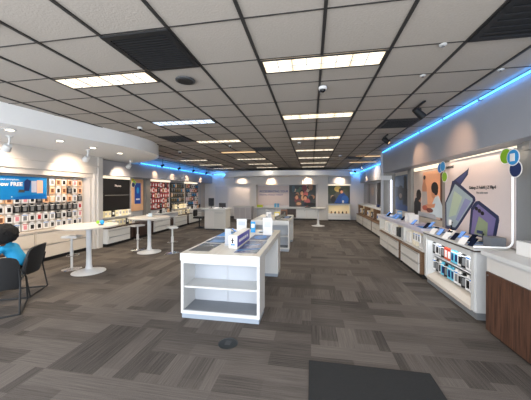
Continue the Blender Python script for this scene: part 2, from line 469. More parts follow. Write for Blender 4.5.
def track_head(x, y, ln, label, tgt):
    t = thing('track_light', (x,y,ZC), label, 'track light', 'black track lights by the right wall')
    MB().box(x-.015,x+.015,y-ln/2,y+ln/2,ZC-.035,ZC-.0125,BLACK,.003).build('track', t)
    MB().cyl((x,y,ZC-.065),.008,.06,BLACK,10).build('stem', t)
    d = (Vector(tgt)-Vector((x,y,ZC-.13))).normalized()
    m = MB(); m.cyl(Vector((x,y,ZC-.13)), .042, .17, BLACK, 18, .055, d); m.box(x-.03,x+.03,y-.02,y+.02,ZC-.11,ZC-.06,BLACK,.004); m.build('lamp_head', t, True)
    MB().cyl(Vector((x,y,ZC-.13))+d*.087, .03, .004, warm2, 18, None, d).build('bulb_face', t)
    l = lamp('SPOT','track_spot',Vector((x,y,ZC-.13))+d*.11, 24, (1,.56,.30), size=.03, spot=75, blend=1); aim(l, tgt)
track_head(1.56,4.15,.42,'nearer black track light hanging beside the blue LED strip',(2.25,4.45,2.25))
track_head(1.67,6.27,.30,'farther black track light hanging beside the blue LED strip',(2.25,5.95,2.25))
# left wall small dark track heads seen against the LED line
for k, yy in enumerate((9.3,10.6,12.0,13.6)):
    t = thing('track_light', (-5.7,yy,ZC), f'dark track light over the left merchandise wall, {ORD[k]} from the camera', 'track light','track lights over the left merchandise wall')
    MB().cyl((-5.7,yy,ZC-.12),.008,.21,BLACK,8).build('stem', t)
    tg = Vector((-6.2,yy+.1,2.3)); d = (tg-Vector((-5.7,yy,2.63))).normalized()
    MB().cyl((-5.7,yy,2.63),.04,.12,BLACK,14,.05,d).build('lamp_head', t, True)
    l = lamp('SPOT','track_spot',Vector((-5.7,yy,2.63))+d*.09, 40, (1,.62,.36), size=.02, spot=50, blend=.8); aim(l, (-6.1,yy+.1,2.25))
for k,(xx,yy) in enumerate(((2.2,12.0),(2.2,13.8))):
    t = thing('track_light', (xx,yy,ZC), f'dark track light over the far right cases, {ORD[k]} from the camera', 'track light','track lights over the far right cases')
    MB().cyl((xx,yy,ZC-.12),.008,.21,BLACK,8).build('stem', t)
    MB().cyl((xx,yy,2.63),.04,.12,BLACK,14,.05,Vector((.7,0,-.5)).normalized()).build('lamp_head', t, True)
    l = lamp('SPOT','track_spot',(xx+.1,yy,2.56), 34, (1,.6,.38), size=.02, spot=50, blend=.8); aim(l, (2.75,yy,2.25))

# downlights and white spot heads in the curved soffit
for k,(xx,yy) in enumerate(((-4.69,3.35),(-4.75,4.24),(-4.78,5.04),(-4.79,5.88))):
    t = thing('downlight', (xx,yy,2.6), f'small round downlight in the curved soffit, {ORD[k]} from the camera', 'downlight','downlights in the curved soffit')
    MB().lathe((xx,yy,2.588),[(.055,0),(.085,.006),(.085,.0115),(.055,.0115)],WHITE,24).build('trim_ring', t, True)
    MB().cyl((xx,yy,2.592),.052,.012,mat((255,236,205),.5,emit=6,noise=0),20).build('lamp', t)
    l = lamp('SPOT','down_spot',(xx,yy,2.57), 75, (1,.82,.6), size=.05, spot=110, blend=.8)
for k,(xx,yy) in enumerate(((-5.24,3.74),(-5.19,5.33),(-5.5,7.2))):
    t = thing('spotlight', (xx,yy,2.6), f'white spotlight hanging under the curved soffit, {ORD[k]} from the camera', 'spotlight','white spotlights under the curved soffit')
    MB().cyl((xx,yy,2.59),.05,.016,WHITE,16).build('mount', t, True)
    MB().tube([(xx,yy,2.58),(xx,yy,2.50),(xx-.03,yy,2.42)],.018,WHITE,8).build('arm', t, True)
    d = Vector((-.75,.15,-.65)).normalized()
    MB().cyl(Vector((xx-.05,yy,2.40)),.055,.12,WHITE,18,.07,d,).build('lamp_head', t, True)
    MB().cyl(Vector((xx-.05,yy,2.40))+d*.062,.055,.003,mat((255,230,190),.5,emit=4,noise=0),18,None,d).build('bulb_face', t)
    l = lamp('SPOT','wash_spot',Vector((xx-.05,yy,2.40))+d*.09, 85, (1,.76,.54), size=.03, spot=95, blend=.9); aim(l, (-6.2,yy+.3,1.9))

# ------------------------------------------------------------------ floor items
single('floor_mat', MB().box(-.02,1.04,1.0,2.52,0.001,.012,mat((30,31,32),.95,noise=.3,bump=.5,scale=120),.004), 'dark grey ribbed entrance mat on the carpet at the bottom right', 'mat')
t = thing('floor_box', (-.87,2.66,0), 'round dark floor outlet cover set in the carpet before the display table', 'floor outlet')
MB().lathe((-.87,2.66,.001),[(0,.006),(.085,.006),(.1,.004),(.105,0)],mat((46,50,52),.4,.4)).build('cover', t, True)
MB().box(-.90,-.84,2.62,2.70,.0075,.010,DGREY,.001).build('flap', t)

# ------------------------------------------------------------------ island display tables
def island(x0, x1, y0, y1, z, label):
    t = thing('display_table', ((x0+x1)/2,(y0+y1)/2,0), label, 'display table','white display tables down the middle')
    MB().box(x0-.004,x1+.004,y0-.02,y1+.01,z-.095,z-.004,WHITE,.004).box(x0-.004,x1+.004,y0-.02,y1+.01,z-.0039,z,PALEWOOD,.001).build('tabletop', t)
    def cab(ya, yb, openf, nm):
        c = MB(); zt = z-.0955
        c.box(x0,x0+.035,ya,yb,.06,zt,WHITE); c.box(x1-.035,x1,ya,yb,.06,zt,WHITE)
        c.box(x0+.035,x1-.035,ya,yb,.06,.10,WHITE); c.box(x0+.035,x1-.035,ya,yb,zt-.035,zt,WHITE)
        inn = mat((172,176,182),.6,noise=.02)
        if openf:
            c.box(x0+.035,x1-.035,yb-.02,yb,.10,zt-.035,inn)
            c.box((x0+x1)/2-.004,(x0+x1)/2+.004,yb-.026,yb-.0201,.10,zt-.035,LGREY)
        else:
            c.box(x0+.035,x1-.035,ya+.0,ya+.02,.10,zt-.035,WHITE); c.box(x0+.035,x1-.035,yb-.02,yb,.10,zt-.035,WHITE)
        if openf: c.box(x0+.036,x1-.036,ya+.012,yb-.027,.1001,.106,mat((120,124,130),.5))  # grey floor sheet carries the shade inside the cabinet as colour
        o = c.build(nm, t)
        if openf:
            sz = .385
            MB().box(x0+.036,x1-.036,ya+.02,yb-.021,sz,sz+.022,WHITE,.002).build('shelf', o)
        MB().box(x0+.01,x1-.01,ya+.01,yb-.01,0,.0599,mat((150,160,172),.5)).build('kick_base', o)
    cab(y0, y0+.36, True, 'shelf_cabinet'); cab(y1-.36, y1, False, 'end_cabinet')
    return t
island(-1.645,-.615,3.10,5.25,.835,'long white display table with open shelf end, nearest the camera')
island(-1.62,-.58,7.00,8.75,.835,'white display table standing behind the nearest one')
def matprint(x0, x1, y0, y1, z, label, m1, shapes, name='printed_mat'):
    t = MB().box(x0,x1,y0,y1,z+.0005,z+.003,m1)
    for i,(m, pts) in enumerate(shapes): t.prism([(x0+px*(x1-x0), y0+py*(y1-y0)) for px,py in pts], z+.003, z+.0035+.0003*i, m)
    single(name, t, label, 'printed mat', at=((x0+x1)/2,(y0+y1)/2,z))
Z = .8352
MB_DB = mat((36,62,104),.25); MB_LB = mat((70,120,170),.3); MB_G = mat((96,104,112),.3)
matprint(-.98,-.68,3.22,4.05,Z,'dark blue printed mat at the near right of the front table',MB_DB,[(MB_LB,[(0,.1),(1,.3),(1,.38),(0,.2)]),(mat((120,150,185),.3),[(.1,.55),(.8,.62),(.8,.7),(.1,.62)])])
matprint(-1.0,-.70,4.12,4.62,Z,'navy printed mat at mid right of the front table',NAVY,[(BLUE,ell(.5,.5,.35)),(MB_LB,ell(.5,.5,.16))])
matprint(-1.0,-.72,4.78,5.15,Z,'pale blue printed mat at the far right of the front table',mat((150,170,196),.3),[(MB_DB,[(.1,.1),(.9,.1),(.9,.4),(.1,.4)])])
matprint(-1.60,-1.32,3.22,3.72,Z,'charcoal glass mat at the near left corner of the front table',mat((84,92,100),.15),[(DGREY,[(.05,.05),(.95,.05),(.95,.6),(.05,.6)])])
matprint(-1.62,-1.30,3.78,4.30,Z,'grey printed mat left of the boxes on the front table',mat((110,122,136),.2),[(MB_LB,[(.2,.1),(.9,.1),(.9,.5),(.2,.5)])])
matprint(-1.64,-1.34,4.36,4.95,Z,'bright blue printed mat at the far left of the front table',BLUE,[(CYAN,ell(.5,.4,.3)),(CARD,[(.3,.75),(.7,.75),(.7,.85),(.3,.85)])])
# phones lying on stands on the front table
def phone(label, group, loc, rz, tilt=35, m=None, light=False):
    t = thing('phone_display', (0,0,0), label, 'phone', group)
    MB().cyl((0,0,.004),.03,.008,WHITE,16).build('base', t, True)
    MB().tube([(0,0,.008),(0,.006,.04)],.007,STEEL,8).build('post', t, True)
    a = math.radians(tilt); rt = Matrix.Rotation(a,3,'X')
    MB().box(-.037,.037,-.076,.076,.042,.050, m or GLOSSB,.003,rt).build('phone_body', t)
    q = Vector((0,0,.046)) + rt @ Vector((0,0,.0048))
    MB().box(q.x-.033,q.x+.033,q.y-.070,q.y+.070,q.z-.0006,q.z+.0006, mat((110,150,215),.2,emit=.35) if light else mat((24,30,48),.12),0,rt).build('screen', t)
    t.location = loc; t.rotation_euler = (0,0,rz); return t
# box-shaped sign
t = thing('box_sign', (-1.06,3.8,Z), 'long box sign with white end and blue purple sides on the front table', 'sign')
MB().box(-1.12,-1.0,3.45,4.2,Z+.001,Z+.175,CARD,.003).build('box_body', t)
MB().box(-.9998,-.9985,3.47,4.18,Z+.015,Z+.165,PURP).build('purple_side_panel', t)
MB().box(-1.1215,-1.1202,3.47,4.18,Z+.015,Z+.165,BLUE).build('blue_side_panel', t)
mm = MB()
mm.box(-1.09,-1.03,3.4485,3.4498,Z+.04,Z+.06,BLUE)
for a,bb,c_,d_ in ((-1.075,-1.055,.07,.13),(-1.085,-1.045,.10,.115),(-1.078,-1.072,.05,.08),(-1.058,-1.052,.055,.085),(-1.070,-1.058,.13,.15)): mm.box(a,bb,3.4485,3.4498,Z+c_,Z+d_,BLACK)
mm.build('printed_figure', t)
mm = MB()
for a in range(5): mm.box(-.9984,-.9975,3.55+a*.11,3.63+a*.11,Z+.07,Z+.11,CARD)
mm.build('white_print', t)
# upright acrylic cards
def card(x, y, w, h, label, m, z=Z, accent=None, rz=0):
    t = thing('card_stand', (x,y,z), label, 'card stand')
    MB().box(x-w/2,x+w/2,y-.03,y+.03,z+.0005,z+.005,mat((210,218,224),.15)).build('foot', t)
    MB().box(x-w/2,x+w/2,y-.004,y+.004,z+.005,z+h,m,.001).build('card', t)
    if accent: MB().box(x-w*.35,x+w*.35,y-.0055,y-.0042,z+h*.45,z+h*.8,accent).build('card_print', t)
    t.rotation_euler = (0,0,rz); return t
card(-1.20,3.66,.09,.24,'narrow silver grey card stand left of the box sign on the front table',LGREY)
card(-1.36,5.02,.20,.24,'wide white card stand at the far left of the front table',CARD,accent=mat((190,196,204),.5))
card(-1.09,4.85,.09,.21,'bright blue card stand at the far end of the front table',CYAN,accent=CARD)
card(-.77,4.62,.17,.31,'tall white card stand at the far right of the front table',CARD,accent=mat((205,208,214),.5))
G1 = 'phones on the front display table'
ph0 = phone('small phone display behind the box sign, left of the blue card stand', G1, (-1.26,4.35,Z), 2.9, 35)
phone('small phone display beside the bright blue mat on the front table', G1, (-1.40,4.70,Z), PI/2, 35, None, True)
# second table items
Z2 = .8352
def item_box(name, x, y, w, d, h, m, label, cat, z, m2=None, rz=0, group=None):
    t = MB().box(-w/2,w/2,-d/2,d/2,0,h,m,min(.004,h*.1))
    if m2: t.box(-w*.4,w*.4,-d/2-.001,-d/2-.0002,h*.2,h*.8,m2); t.box(-w*.35,w*.35,-d*.35,d*.35,h+.0001,h+.001,m2)
    o = t.build(name, None, False, True); o.location = (x,y,z+.0006); o.rotation_euler = (0,0,rz)
    return tag(o, label, cat, group)
t = thing('tablet', (-.85,7.3,Z2), 'dark tablet tilted on a stand on the second display table', 'tablet')
rt = Matrix.Rotation(math.radians(-22),3,'Y') @ Matrix.Rotation(math.radians(18),3,'X')
MB().box(-1.02,-.68,7.12,7.40,Z2+.075,Z2+.087,BLACK,.003,rt).build('tablet_body', t)
MB().cyl((-.85,7.26,Z2+.037),.012,.072,STEEL,10).build('stand_post', t)
MB().cyl((-.85,7.26,Z2+.004),.06,.007,STEEL,20).build('stand_base', t)
item_box('product_box',-1.15,7.25,.10,.06,.20,CARD,'white upright product box on the second display table','box',Z2,LGREY)
item_box('product_box',-1.02,7.9,.16,.10,.16,YELL,'yellow and white box at the back of the second display table','box',Z2,CARD)
item_box('product_box',-1.28,7.7,.09,.07,.22,mat((120,126,132),.4),'slim grey box standing on the second display table','box',Z2,CARD)
item_box('product_box',-.86,8.4,.20,.16,.20,mat((120,78,50),.5),'brown box at the far end of the second display table','box',Z2,DARKWOOD)
matprint(-1.58,-1.30,7.1,7.9,Z2,'pale grey printed mat on the left of the second table',mat((160,166,172),.3),[(LGREY,[(.1,.1),(.9,.1),(.9,.5),(.1,.5)])])
matprint(-.86,-.60,7.6,8.3,Z2,'dark blue printed mat on the right of the second table',MB_DB,[(MB_LB,ell(.5,.5,.3))])
matprint(-1.0,-.62,7.02,7.1,Z2,'thin black printed strip at the front of the second table',BLACK,[(MB_G,[(.1,.2),(.9,.2),(.9,.8),(.1,.8)])])

# ------------------------------------------------------------------ pedestal cafe tables and stools
TT = mat((205,200,192),.4,noise=.02)
def cafe_table(x, y, r, h, label):
    t = thing('pedestal_table', (0,0,0), label, 'table','round white pedestal tables')
    MB().lathe((0,0,h-.035),[(0,0),(r-.03,0),(r,.012),(r,.030),(r-.005,.035),(0,.035)],TT,56).build('tabletop', t, True)
    MB().lathe((0,0,.001),[(.30,0),(.30,.008),(.24,.018),(.12,.035),(.065,.07),(.05,.14),(.045,.4),(.05,h-.12),(.075,h-.06),(.11,h-.037)],mat((208,210,212),.35,noise=.01),40).build('pedestal', t, True)
    t.location = (x,y,0); return t
cafe_table(-4.42,4.56,.53,.94,'round white pedestal table nearest the left display wall, with a blue gadget')
cafe_table(-4.27,6.33,.52,.94,'round white pedestal table farther back, with a clear gadget on top')
def stool(x, y, h, rz, label, g='white gas lift stools'):
    t = thing('bar_stool', (0,0,0), label, 'stool', g)
    MB().lathe((0,0,.001),[(0,.014),(.03,.03),(.1,.014),(.17,.008),(.18,0)],CHROME,36).build('base', t, True)
    MB().cyl((0,0,(h-.05)/2+.01),.022,h-.08,WHITE,16).build('post', t, True)
    MB().cyl((0,0,h*.5),.03,.16,WHITE,16,.034).build('sleeve', t, True)
    q=[(.02*math.cos(0),0,.30)]; pts=[(.12+.10*math.cos(a)-.1,.13*math.sin(a),.29) for a in [k*2*PI/20 for k in range(21)]]
    MB().tube(pts,.008,CHROME,6).build('foot_ring', t, True)
    MB().box(-.17,.17,-.11,.11,h-.045,h,WHITE,.018).build('seat', t, True)
    t.location = (x,y,0); t.rotation_euler = (0,0,rz); return t
s0 = stool(-4.93,4.66,.70,.2,'white gas lift stool tucked behind the nearest pedestal table')
dup(s0,(-4.74,6.50,0),1.2,'white gas lift stool under the left side of the farther pedestal table')
dup(s0,(-3.60,6.33,0),-.75,'white gas lift stool standing right of the farther pedestal table')

t = thing('gadget', (-4.20,4.62,.94), 'small blue and green gadget on the nearest pedestal table', 'gadget')
MB().cyl((-4.20,4.62,.946),.05,.010,DGREY,20).build('base', t, True)
MB().sphere((-4.17,4.62,1.00),.05,CYAN,2,(1,.5,1)).build('blue_disc', t, True)
MB().sphere((-4.25,4.60,1.00),.038,GREEN,2,(1,.5,1)).build('green_disc', t, True)
t = thing('gadget', (-4.22,6.30,.94), 'small clear and white gadget on the farther pedestal table', 'gadget')
MB().cyl((-4.22,6.30,.947),.07,.012,LGREY,20).build('base', t, True)
MB().box(-4.27,-4.17,6.29,6.31,.953,1.04,mat((200,214,222),.1),.002).build('clear_card', t)
MB().sphere((-4.33,6.34,.975),.033,CARD,2).build('white_ball', t, True)

# ------------------------------------------------------------------ black side chairs
CHM = mat((26,27,29),.6,noise=.15)
def side_chair(label):
    t = thing('side_chair', (0,0,0), label, 'chair','black side chairs by the small table')
    # faces +Y locally
    MB().box(-.23,.23,-.22,.24,.375,.43,CHM,.02).build('seat', t, True)
    bm = MB(); n = 10; rows_ = []
    for j in range(7):
        z = .34+.44*j/6; row = []
        for i in range(n+1):
            a = -1+2*i/n; wdt = (.235+.02*math.sin(PI*j/6))*(1-.10*(j/6)**3)
            row.append((a*wdt, -.25-.10*(j/6)+.06*a*a, z + (.0 if j<6 else -.04*a**4)))
        rows_.append(row)
    V=[[bm.bm.verts.new(p) for p in r] for r in rows_]
    W2=[[bm.bm.verts.new((p[0],p[1]-.03,p[2])) for p in r] for r in rows_]
    for A,flip in ((V,0),(W2,1)):
        for j in range(6):
            for i in range(n):
                f=(A[j][i],A[j][i+1],A[j+1][i+1],A[j+1][i]); bm.bm.faces.new(f[::-1] if flip else f)
    for i in range(n):
        bm.bm.faces.new((V[0][i],V[0][i+1],W2[0][i+1],W2[0][i])); bm.bm.faces.new((V[6][i],V[6][i+1],W2[6][i+1],W2[6][i]))
    for j in range(6):
        bm.bm.faces.new((V[j][0],V[j+1][0],W2[j+1][0],W2[j][0])); bm.bm.faces.new((V[j][n],V[j+1][n],W2[j+1][n],W2[j][n]))
    bm._fin(0,CHM); bm.build('backrest', t, True)
    for s in (-1,1):
        MB().tube([(s*.24,.20,.39),(s*.245,.24,.28),(s*.25,.27,.03),(s*.25,.25,.0125),(s*.25,-.30,.0125),(s*.25,-.32,.03),(s*.245,-.25,.40),(s*.24,-.29,.60)],.0115,BLACK,8).build('sled_frame', t, True)
    MB().tube([(-.25,-.30,.0125),(.25,-.30,.0125)],.011,BLACK,8).build('rear_crossbar', t, True)
    return t
c0 = side_chair('black side chair in the lower left corner with its back to the camera')
c0.location = (-4.15,2.84,0); c0.rotation_euler = (0,0,math.radians(45))
dup(c0,(-4.60,3.36,0),math.radians(116),'black side chair holding the person in the blue shirt')
t = cafe_table(-5.25,3.18,.42,.655,'low round white table in front of the seated person, mostly out of frame')
t['group'] = 'small round white table'

# ------------------------------------------------------------------ person
SKIN = mat((92,60,46),.5,noise=.08); HAIR = mat((14,11,11),.95,noise=.4,bump=1.0,scale=90)
TEE = mat((28,146,196),.75,noise=.06,bump=.3,scale=25); PANT = mat((22,24,32),.8,noise=.1); SHOE = mat((16,16,18),.6)
def skinned(name, verts, edges, m, parent=None, sub=2):
    bm = bmesh.new(); lay = bm.verts.layers.skin.verify(); vs = []
    for i, (p, r) in enumerate(verts):
        v = bm.verts.new(p); rr = r if isinstance(r, tuple) else (r, r); v[lay].radius = rr
        v[lay].use_root = (i == 0); vs.append(v)
    for a, b_ in edges: bm.edges.new((vs[a], vs[b_]))
    me = bpy.data.meshes.new(name); bm.to_mesh(me); bm.free()
    me.materials.append(m)
    o = bpy.data.objects.new(name, me); C.objects.link(o)
    md = o.modifiers.new('Skin','SKIN'); md.use_smooth_shade = True; md.branch_smoothing = .6
    ms = o.modifiers.new('Sub','SUBSURF'); ms.levels = sub; ms.render_levels = sub
    dg = bpy.context.evaluated_depsgraph_get(); me2 = bpy.data.meshes.new_from_object(o.evaluated_get(dg))
    o.modifiers.clear(); o.data = me2
    if not me2.materials: me2.materials.append(m)
    if parent: o.parent = parent
    return o
def chain_graph(chains):
    verts, edges, idx = [], [], {}
    for ch in chains:
        prev = None
        for p, r in ch:
            k = tuple(round(c,4) for c in p)
            if k not in idx: idx[k] = len(verts); verts.append((p, r))
            if prev is not None and prev != idx[k]: edges.append((prev, idx[k]))
            prev = idx[k]
    return verts, edges
pel=(0,0,.56); ch1=(0,.05,.68); ch2=(0,.12,.80); ch3=(0,.19,.91); nk=(0,.25,.98); nk2=(0,.28,1.02); hd=(0,.31,1.08); hd2=(0,.325,1.15)
chains=[[(pel,.13),(ch1,.115),(ch2,.12),(ch3,.12),(nk,.052),(nk2,.05),(hd,(.072,.085)),(hd2,(.066,.078))]]
for s in (-1,1):
    sh=(s*.16,.20,.90); el=(s*.225,.36,.70); wr=(s*.10,.56,.705); pm=(s*.07,.615,.71)
    chains.append([(ch3,.12),(sh,.058),((s*.20,.29,.79),.045),(el,.040),((s*.17,.46,.70),.036),(wr,.025),(pm,(.034,.018))])
    for k,(dx,ln) in enumerate(((-.024,.060),(-.008,.070),(.008,.066),(.024,.052))):
        b0=(pm[0]+dx,pm[1]+.03,pm[2]); chains.append([(pm,(.034,.018)),(b0,.0095),((b0[0]-s*.004,b0[1]+ln*.5,b0[2]+.003),.0088),((b0[0]-s*.006,b0[1]+ln*.85,b0[2]-.012),.0075)])
    tb=(pm[0]-s*.036,pm[1]-.01,pm[2]+.004); chains.append([(pm,(.034,.018)),(tb,.011),((tb[0]-s*.012,tb[1]+.03,tb[2]+.004),.0095),((tb[0]-s*.012,tb[1]+.055,tb[2]),.008)])
    hp=(s*.09,.05,.53); kn=(s*.12,.43,.53); an=(s*.12,.42,.10); to=(s*.13,.55,.045)
    chains.append([(pel,.13),(hp,.085),((s*.105,.24,.53),.075),(kn,.058),((s*.12,.43,.34),.052),(an,.036),((s*.125,.48,.05),.034),(to,.028)])
v,e = chain_graph(chains)
per = skinned('person', v, e, SKIN)
tag(per,'seated person with dark afro and bright blue t-shirt, hunched over the table','person')
def sub_part(name, chains, m, sub=2):
    v,e = chain_graph(chains); return skinned(name, v, e, m, per, sub)
tch=[[((0,-.01,.52),.145),(ch1,.135),(ch2,.14),(ch3,.135),((0,.225,.955),.075)]]
for s in (-1,1): tch.append([(ch3,.135),((s*.16,.20,.90),.078),((s*.195,.275,.81),.064),((s*.21,.315,.76),.062)])
sub_part('t_shirt', tch, TEE)
pch=[[((0,0,.56),.14)]]; pch=[[((0,0,.55),.138),((0,.02,.60),.12)]]
for s in (-1,1): pch.append([((0,0,.55),.138),((s*.09,.05,.53),.098),((s*.105,.24,.53),.088),((s*.12,.43,.53),.072),((s*.12,.435,.34),.066),((s*.12,.42,.13),.055)])
sub_part('trousers', pch, PANT)
for s in (-1,1):
    sub_part('shoe', [[((s*.12,.39,.055),.042),((s*.125,.48,.045),.045),((s*.13,.56,.036),.035),((s*.132,.60,.033),.026)]], SHOE)
h = MB()
bmesh.ops.create_icosphere(h.bm, subdivisions=4, radius=1, matrix=Matrix.Translation((0,.255,1.135)) @ Matrix.Diagonal((.215,.20,.185,1)))
for vv in h.bm.verts:
    d = (vv.co-Vector((0,.255,1.135)));
    k = 1+R.uniform(-.05,.07)
    vv.co = Vector((0,.255,1.135))+d*k
    if vv.co.y > .30 and vv.co.z < 1.17:  # keep the face clear
        vv.co.y = .30 - (vv.co.y-.30)*.15
h._fin(0,HAIR); h.build('hair', per, True, True)
f = MB(); f.sphere((0,.405,1.095),.016,SKIN,2,(.9,1.2,1.3)); f.build('nose', per, True, True)
for s in (-1,1):
    MB().sphere((s*.030,.388,1.125),.0125,CARD,2).build('eye', per, True, True)
    MB().sphere((s*.082,.305,1.10),.022,SKIN,2,(.4,.9,1.3)).build('ear', per, True, True)
MB().sphere((0,.392,1.055),.02,mat((110,52,48),.5),2,(1.1,.4,.4)).build('mouth', per, True, True)
per.location = (-4.48,3.36,.0); per.rotation_euler = (0,0,math.radians(118)); per.scale = (.85,.85,.85)

# ------------------------------------------------------------------ left accessory wall
XW = -6.30
t = thing('accessory_rack', (XW,4.4,.83), 'pale slatwall rack full of hanging phone accessories on the left wall', 'rack')
sl = MB().box(XL+.001,XW-.012,2.2,6.29,.735,1.99,CREAM)
for k in range(14): sl.box(XW-.012,XW,2.2,6.29,.74+k*.0885,.74+k*.0885+.075,CREAM)
sl.build('slatwall', t)
PACKV = []
def pack_mesh(kind, w=.115, h=.19, fac=1):
    """hanging retail pack, local: hangs from z=0 downwards, faces +X (fac=1)"""
    base, win, band = kind
    m = MB(); y = w/2
    m.box(0,.022,-y,y,-h,-.03,base,.003); m.box(.006,.012,-y*.5,y*.5,-.032,0,base)
    m.slab3([(.0222,a*y*1.0,c*h) for a,c in ((-.55,-.85),(.55,-.85),(.55,-.35),(-.55,-.35))],(1,0,0),.0015,win)
    m.slab3([(.0222,a*y,c*h) for a,c in ((-.9,-.28),(.9,-.28),(.9,-.20),(-.9,-.20))],(1,0,0),.001,band)
    me = m.build('accessory_pack', None, False, True); d = me.data; bpy.data.objects.remove(me); return d
KN = {'w':('white pack with a dark window',(CARD,BLACK,LGREY)),'g':('white pack with a grey window',(CARD,MGREY,BLUE)),
 'k':('black pack with a grey window',(BLACK,MGREY,CARD)),'p':('peach pack with a brown window',(PEACH,mat((110,70,50),.5),CARD)),
 'r':('white pack with a red window',(CARD,RED,PINK)),'m':('pink and white pack',(CARD,PINK,RED)),'t':('tan pack with a cream window',(mat((196,160,124),.5),CREAM,CARD)),
 'b':('pale blue pack with a dark window',(mat((104,196,222),.5),NAVY,CARD)),'o':('orange red pack with a white window',(mat((206,84,50),.5),CARD,RED)),
 'd':('dark green pack with a tan window',(mat((40,52,38),.5),mat((150,120,80),.5),CARD)),'n':('navy pack with a blue window',(mat((30,38,62),.5),CYAN,CARD)),'e':('red pack with a white window',(RED,CARD,PINK))}
PM = {}
def pack(kind, loc, rz, label, group, w=.115, h=.19, name='accessory_pack'):
    key = (kind,w,h)
    if key not in PM: PM[key] = pack_mesh(KN[kind][1], w, h)
    o = bpy.data.objects.new(name, PM[key]); C.objects.link(o); o.location = loc; o.rotation_euler = (0,0,rz)
    return tag(o, label, 'accessory pack', group)
rowz = [2.03,1.80,1.57,1.35,1.155,.985]; rowz = [1.96,1.755,1.55,1.345,1.14,.935]
rowkinds = ['gpwpmpptwpgp','pwpkwpptgwpp','gkwkgtpwmwkptgwp','rrwmwwwkkkkkkkkkk','mgwkgpwmgwrwgkwkg','gmwgwgwgmwwgwgwgw']
peg = MB().tube([(0,0,0),(.05,0,.0),(.054,0,.006)],.0022,STEEL,5).build('peg_hook', None, True, True); pegme = peg.data; bpy.data.objects.remove(peg)
for r_, z in enumerate(rowz):
    ys = [3.51+.154*k for k in range(18)]
    n = 0
    for k, yy in enumerate(ys):
        if r_ < 2 and yy < 5.27: continue
        n += 1
        kd = rowkinds[r_][(n-1)%len(rowkinds[r_])]
        pack(kd,(XW+.055,yy+R.uniform(-.004,.004),z),R.uniform(-.05,.05),f'{KN[kd][0]}, row {r_+1} down, {ORD[n-1]} from left, left slatwall','accessory packs on the left slatwall',.128,.188)
        pg = bpy.data.objects.new('peg_hook', pegme); C.objects.link(pg); pg.parent = t; pg.location = (XW-XW+.0, yy-4.4, z-.83-.004)
# blue promotional panel
t = thing('promo_sign', (XW+.06,4.1,1.48), 'blue promotional sign reading now FREE above the left accessory packs', 'sign')
bx = 2.9
BLM = mat((16,118,186),.35)
picture('sign_panel', t, 'L', (XW+.06,bx,1.45), 5.22-bx, .50, [BLM and (BLM,None),(mat((10,96,170),.35),[(1.62,.0),(2.3,.0),(2.3,.12),(1.62,.05)])], .02)
text('e now FREE', .115, (XW+.0815,4.13,1.74), FL, CARD, t, bold=.0035)
text('Get the newest smartphone', .05, (XW+.0815,4.05,1.86), FL, CARD, t, bold=.0005)
mm = MB()
mm.slab3([(XW+.0815,y_,z_) for y_,z_ in ((4.72,1.63),(4.82,1.63),(4.86,1.86),(4.78,1.90),(4.72,1.84))],(1,0,0),.004,NAVY)
mm.slab3([(XW+.0815,y_,z_) for y_,z_ in ((4.87,1.60),(4.98,1.60),(4.98,1.86),(4.87,1.86))],(1,0,0),.005,mat((168,176,196),.4))
mm.slab3([(XW+.0815,y_,z_) for y_,z_ in ((4.99,1.58),(5.12,1.58),(5.12,1.88),(4.99,1.88))],(1,0,0),.006,mat((216,168,150),.4))
mm.slab3([(XW+.0815,y_,z_) for y_,z_ in ((4.60,1.60),(4.73,1.60),(4.73,1.66),(4.62,1.66))],(1,0,0),.003,DGREY)
mm.build('phone_picture', t)
# drawers under the rack
def drawer_unit(name, xf, xb, y0, y1, ztop, n, label, m=WHITE, topm=WHITE, frame=None, side='L', zb=.09, group=None, kick=BLACK, cols=1, cat='cabinet'):
    sgn = 1 if side == 'L' else -1   # L: front faces +X at xf ; R: faces -X
    t = thing(name, ((xf+xb)/2,(y0+y1)/2,0), label, cat, group)
    fm = frame or m
    lo, hi = min(xf-sgn*.02,xb), max(xf-sgn*.02,xb)
    MB().box(lo,hi,y0,y1,zb,ztop-.025,fm).build('carcass', t)
    MB().box(min(xf+sgn*.005,xb),max(xf+sgn*.005,xb),y0,y1,ztop-.0249,ztop,topm,.002).build('worktop', t)
    MB().box(min(xf-sgn*.06,xb),max(xf-sgn*.06,xb),y0+.01,y1-.01,0,zb-.0001,kick).build('kick_base', t)
    g_ = .006 if fm is m else .024
    hh = (ztop-.03-zb)/n; ww = (y1-y0-.03)/cols
    for c in range(cols):
        for k in range(n):
            a = y0+.015+c*ww+g_; bb = y0+.015+(c+1)*ww-g_
            d = MB().box(min(xf-sgn*.0199,xf),max(xf-sgn*.0199,xf),a,bb,zb+k*hh+.006,zb+(k+1)*hh-.006,m,.002).build('drawer', t)
            MB().box(min(xf+sgn*.0005,xf+sgn*.008),max(xf+sgn*.0005,xf+sgn*.008),a+.02,bb-.02,zb+(k+1)*hh-.024,zb+(k+1)*hh-.014,STEEL).build('handle', d)
    return t
for k,(ya,yb) in enumerate(((1.9,3.35),(3.36,4.80),(4.81,6.29))):
    drawer_unit('drawer_cabinet',-6.03,XL+.001,ya,yb,.73,2,['white drawer cabinet under the accessory packs, hidden behind the person','white drawer cabinet under the accessory packs, middle one of the row','white drawer cabinet under the accessory packs, beside the white pillar'][k],group='white cabinets under the left slatwall',m=CREAM,topm=CREAM)

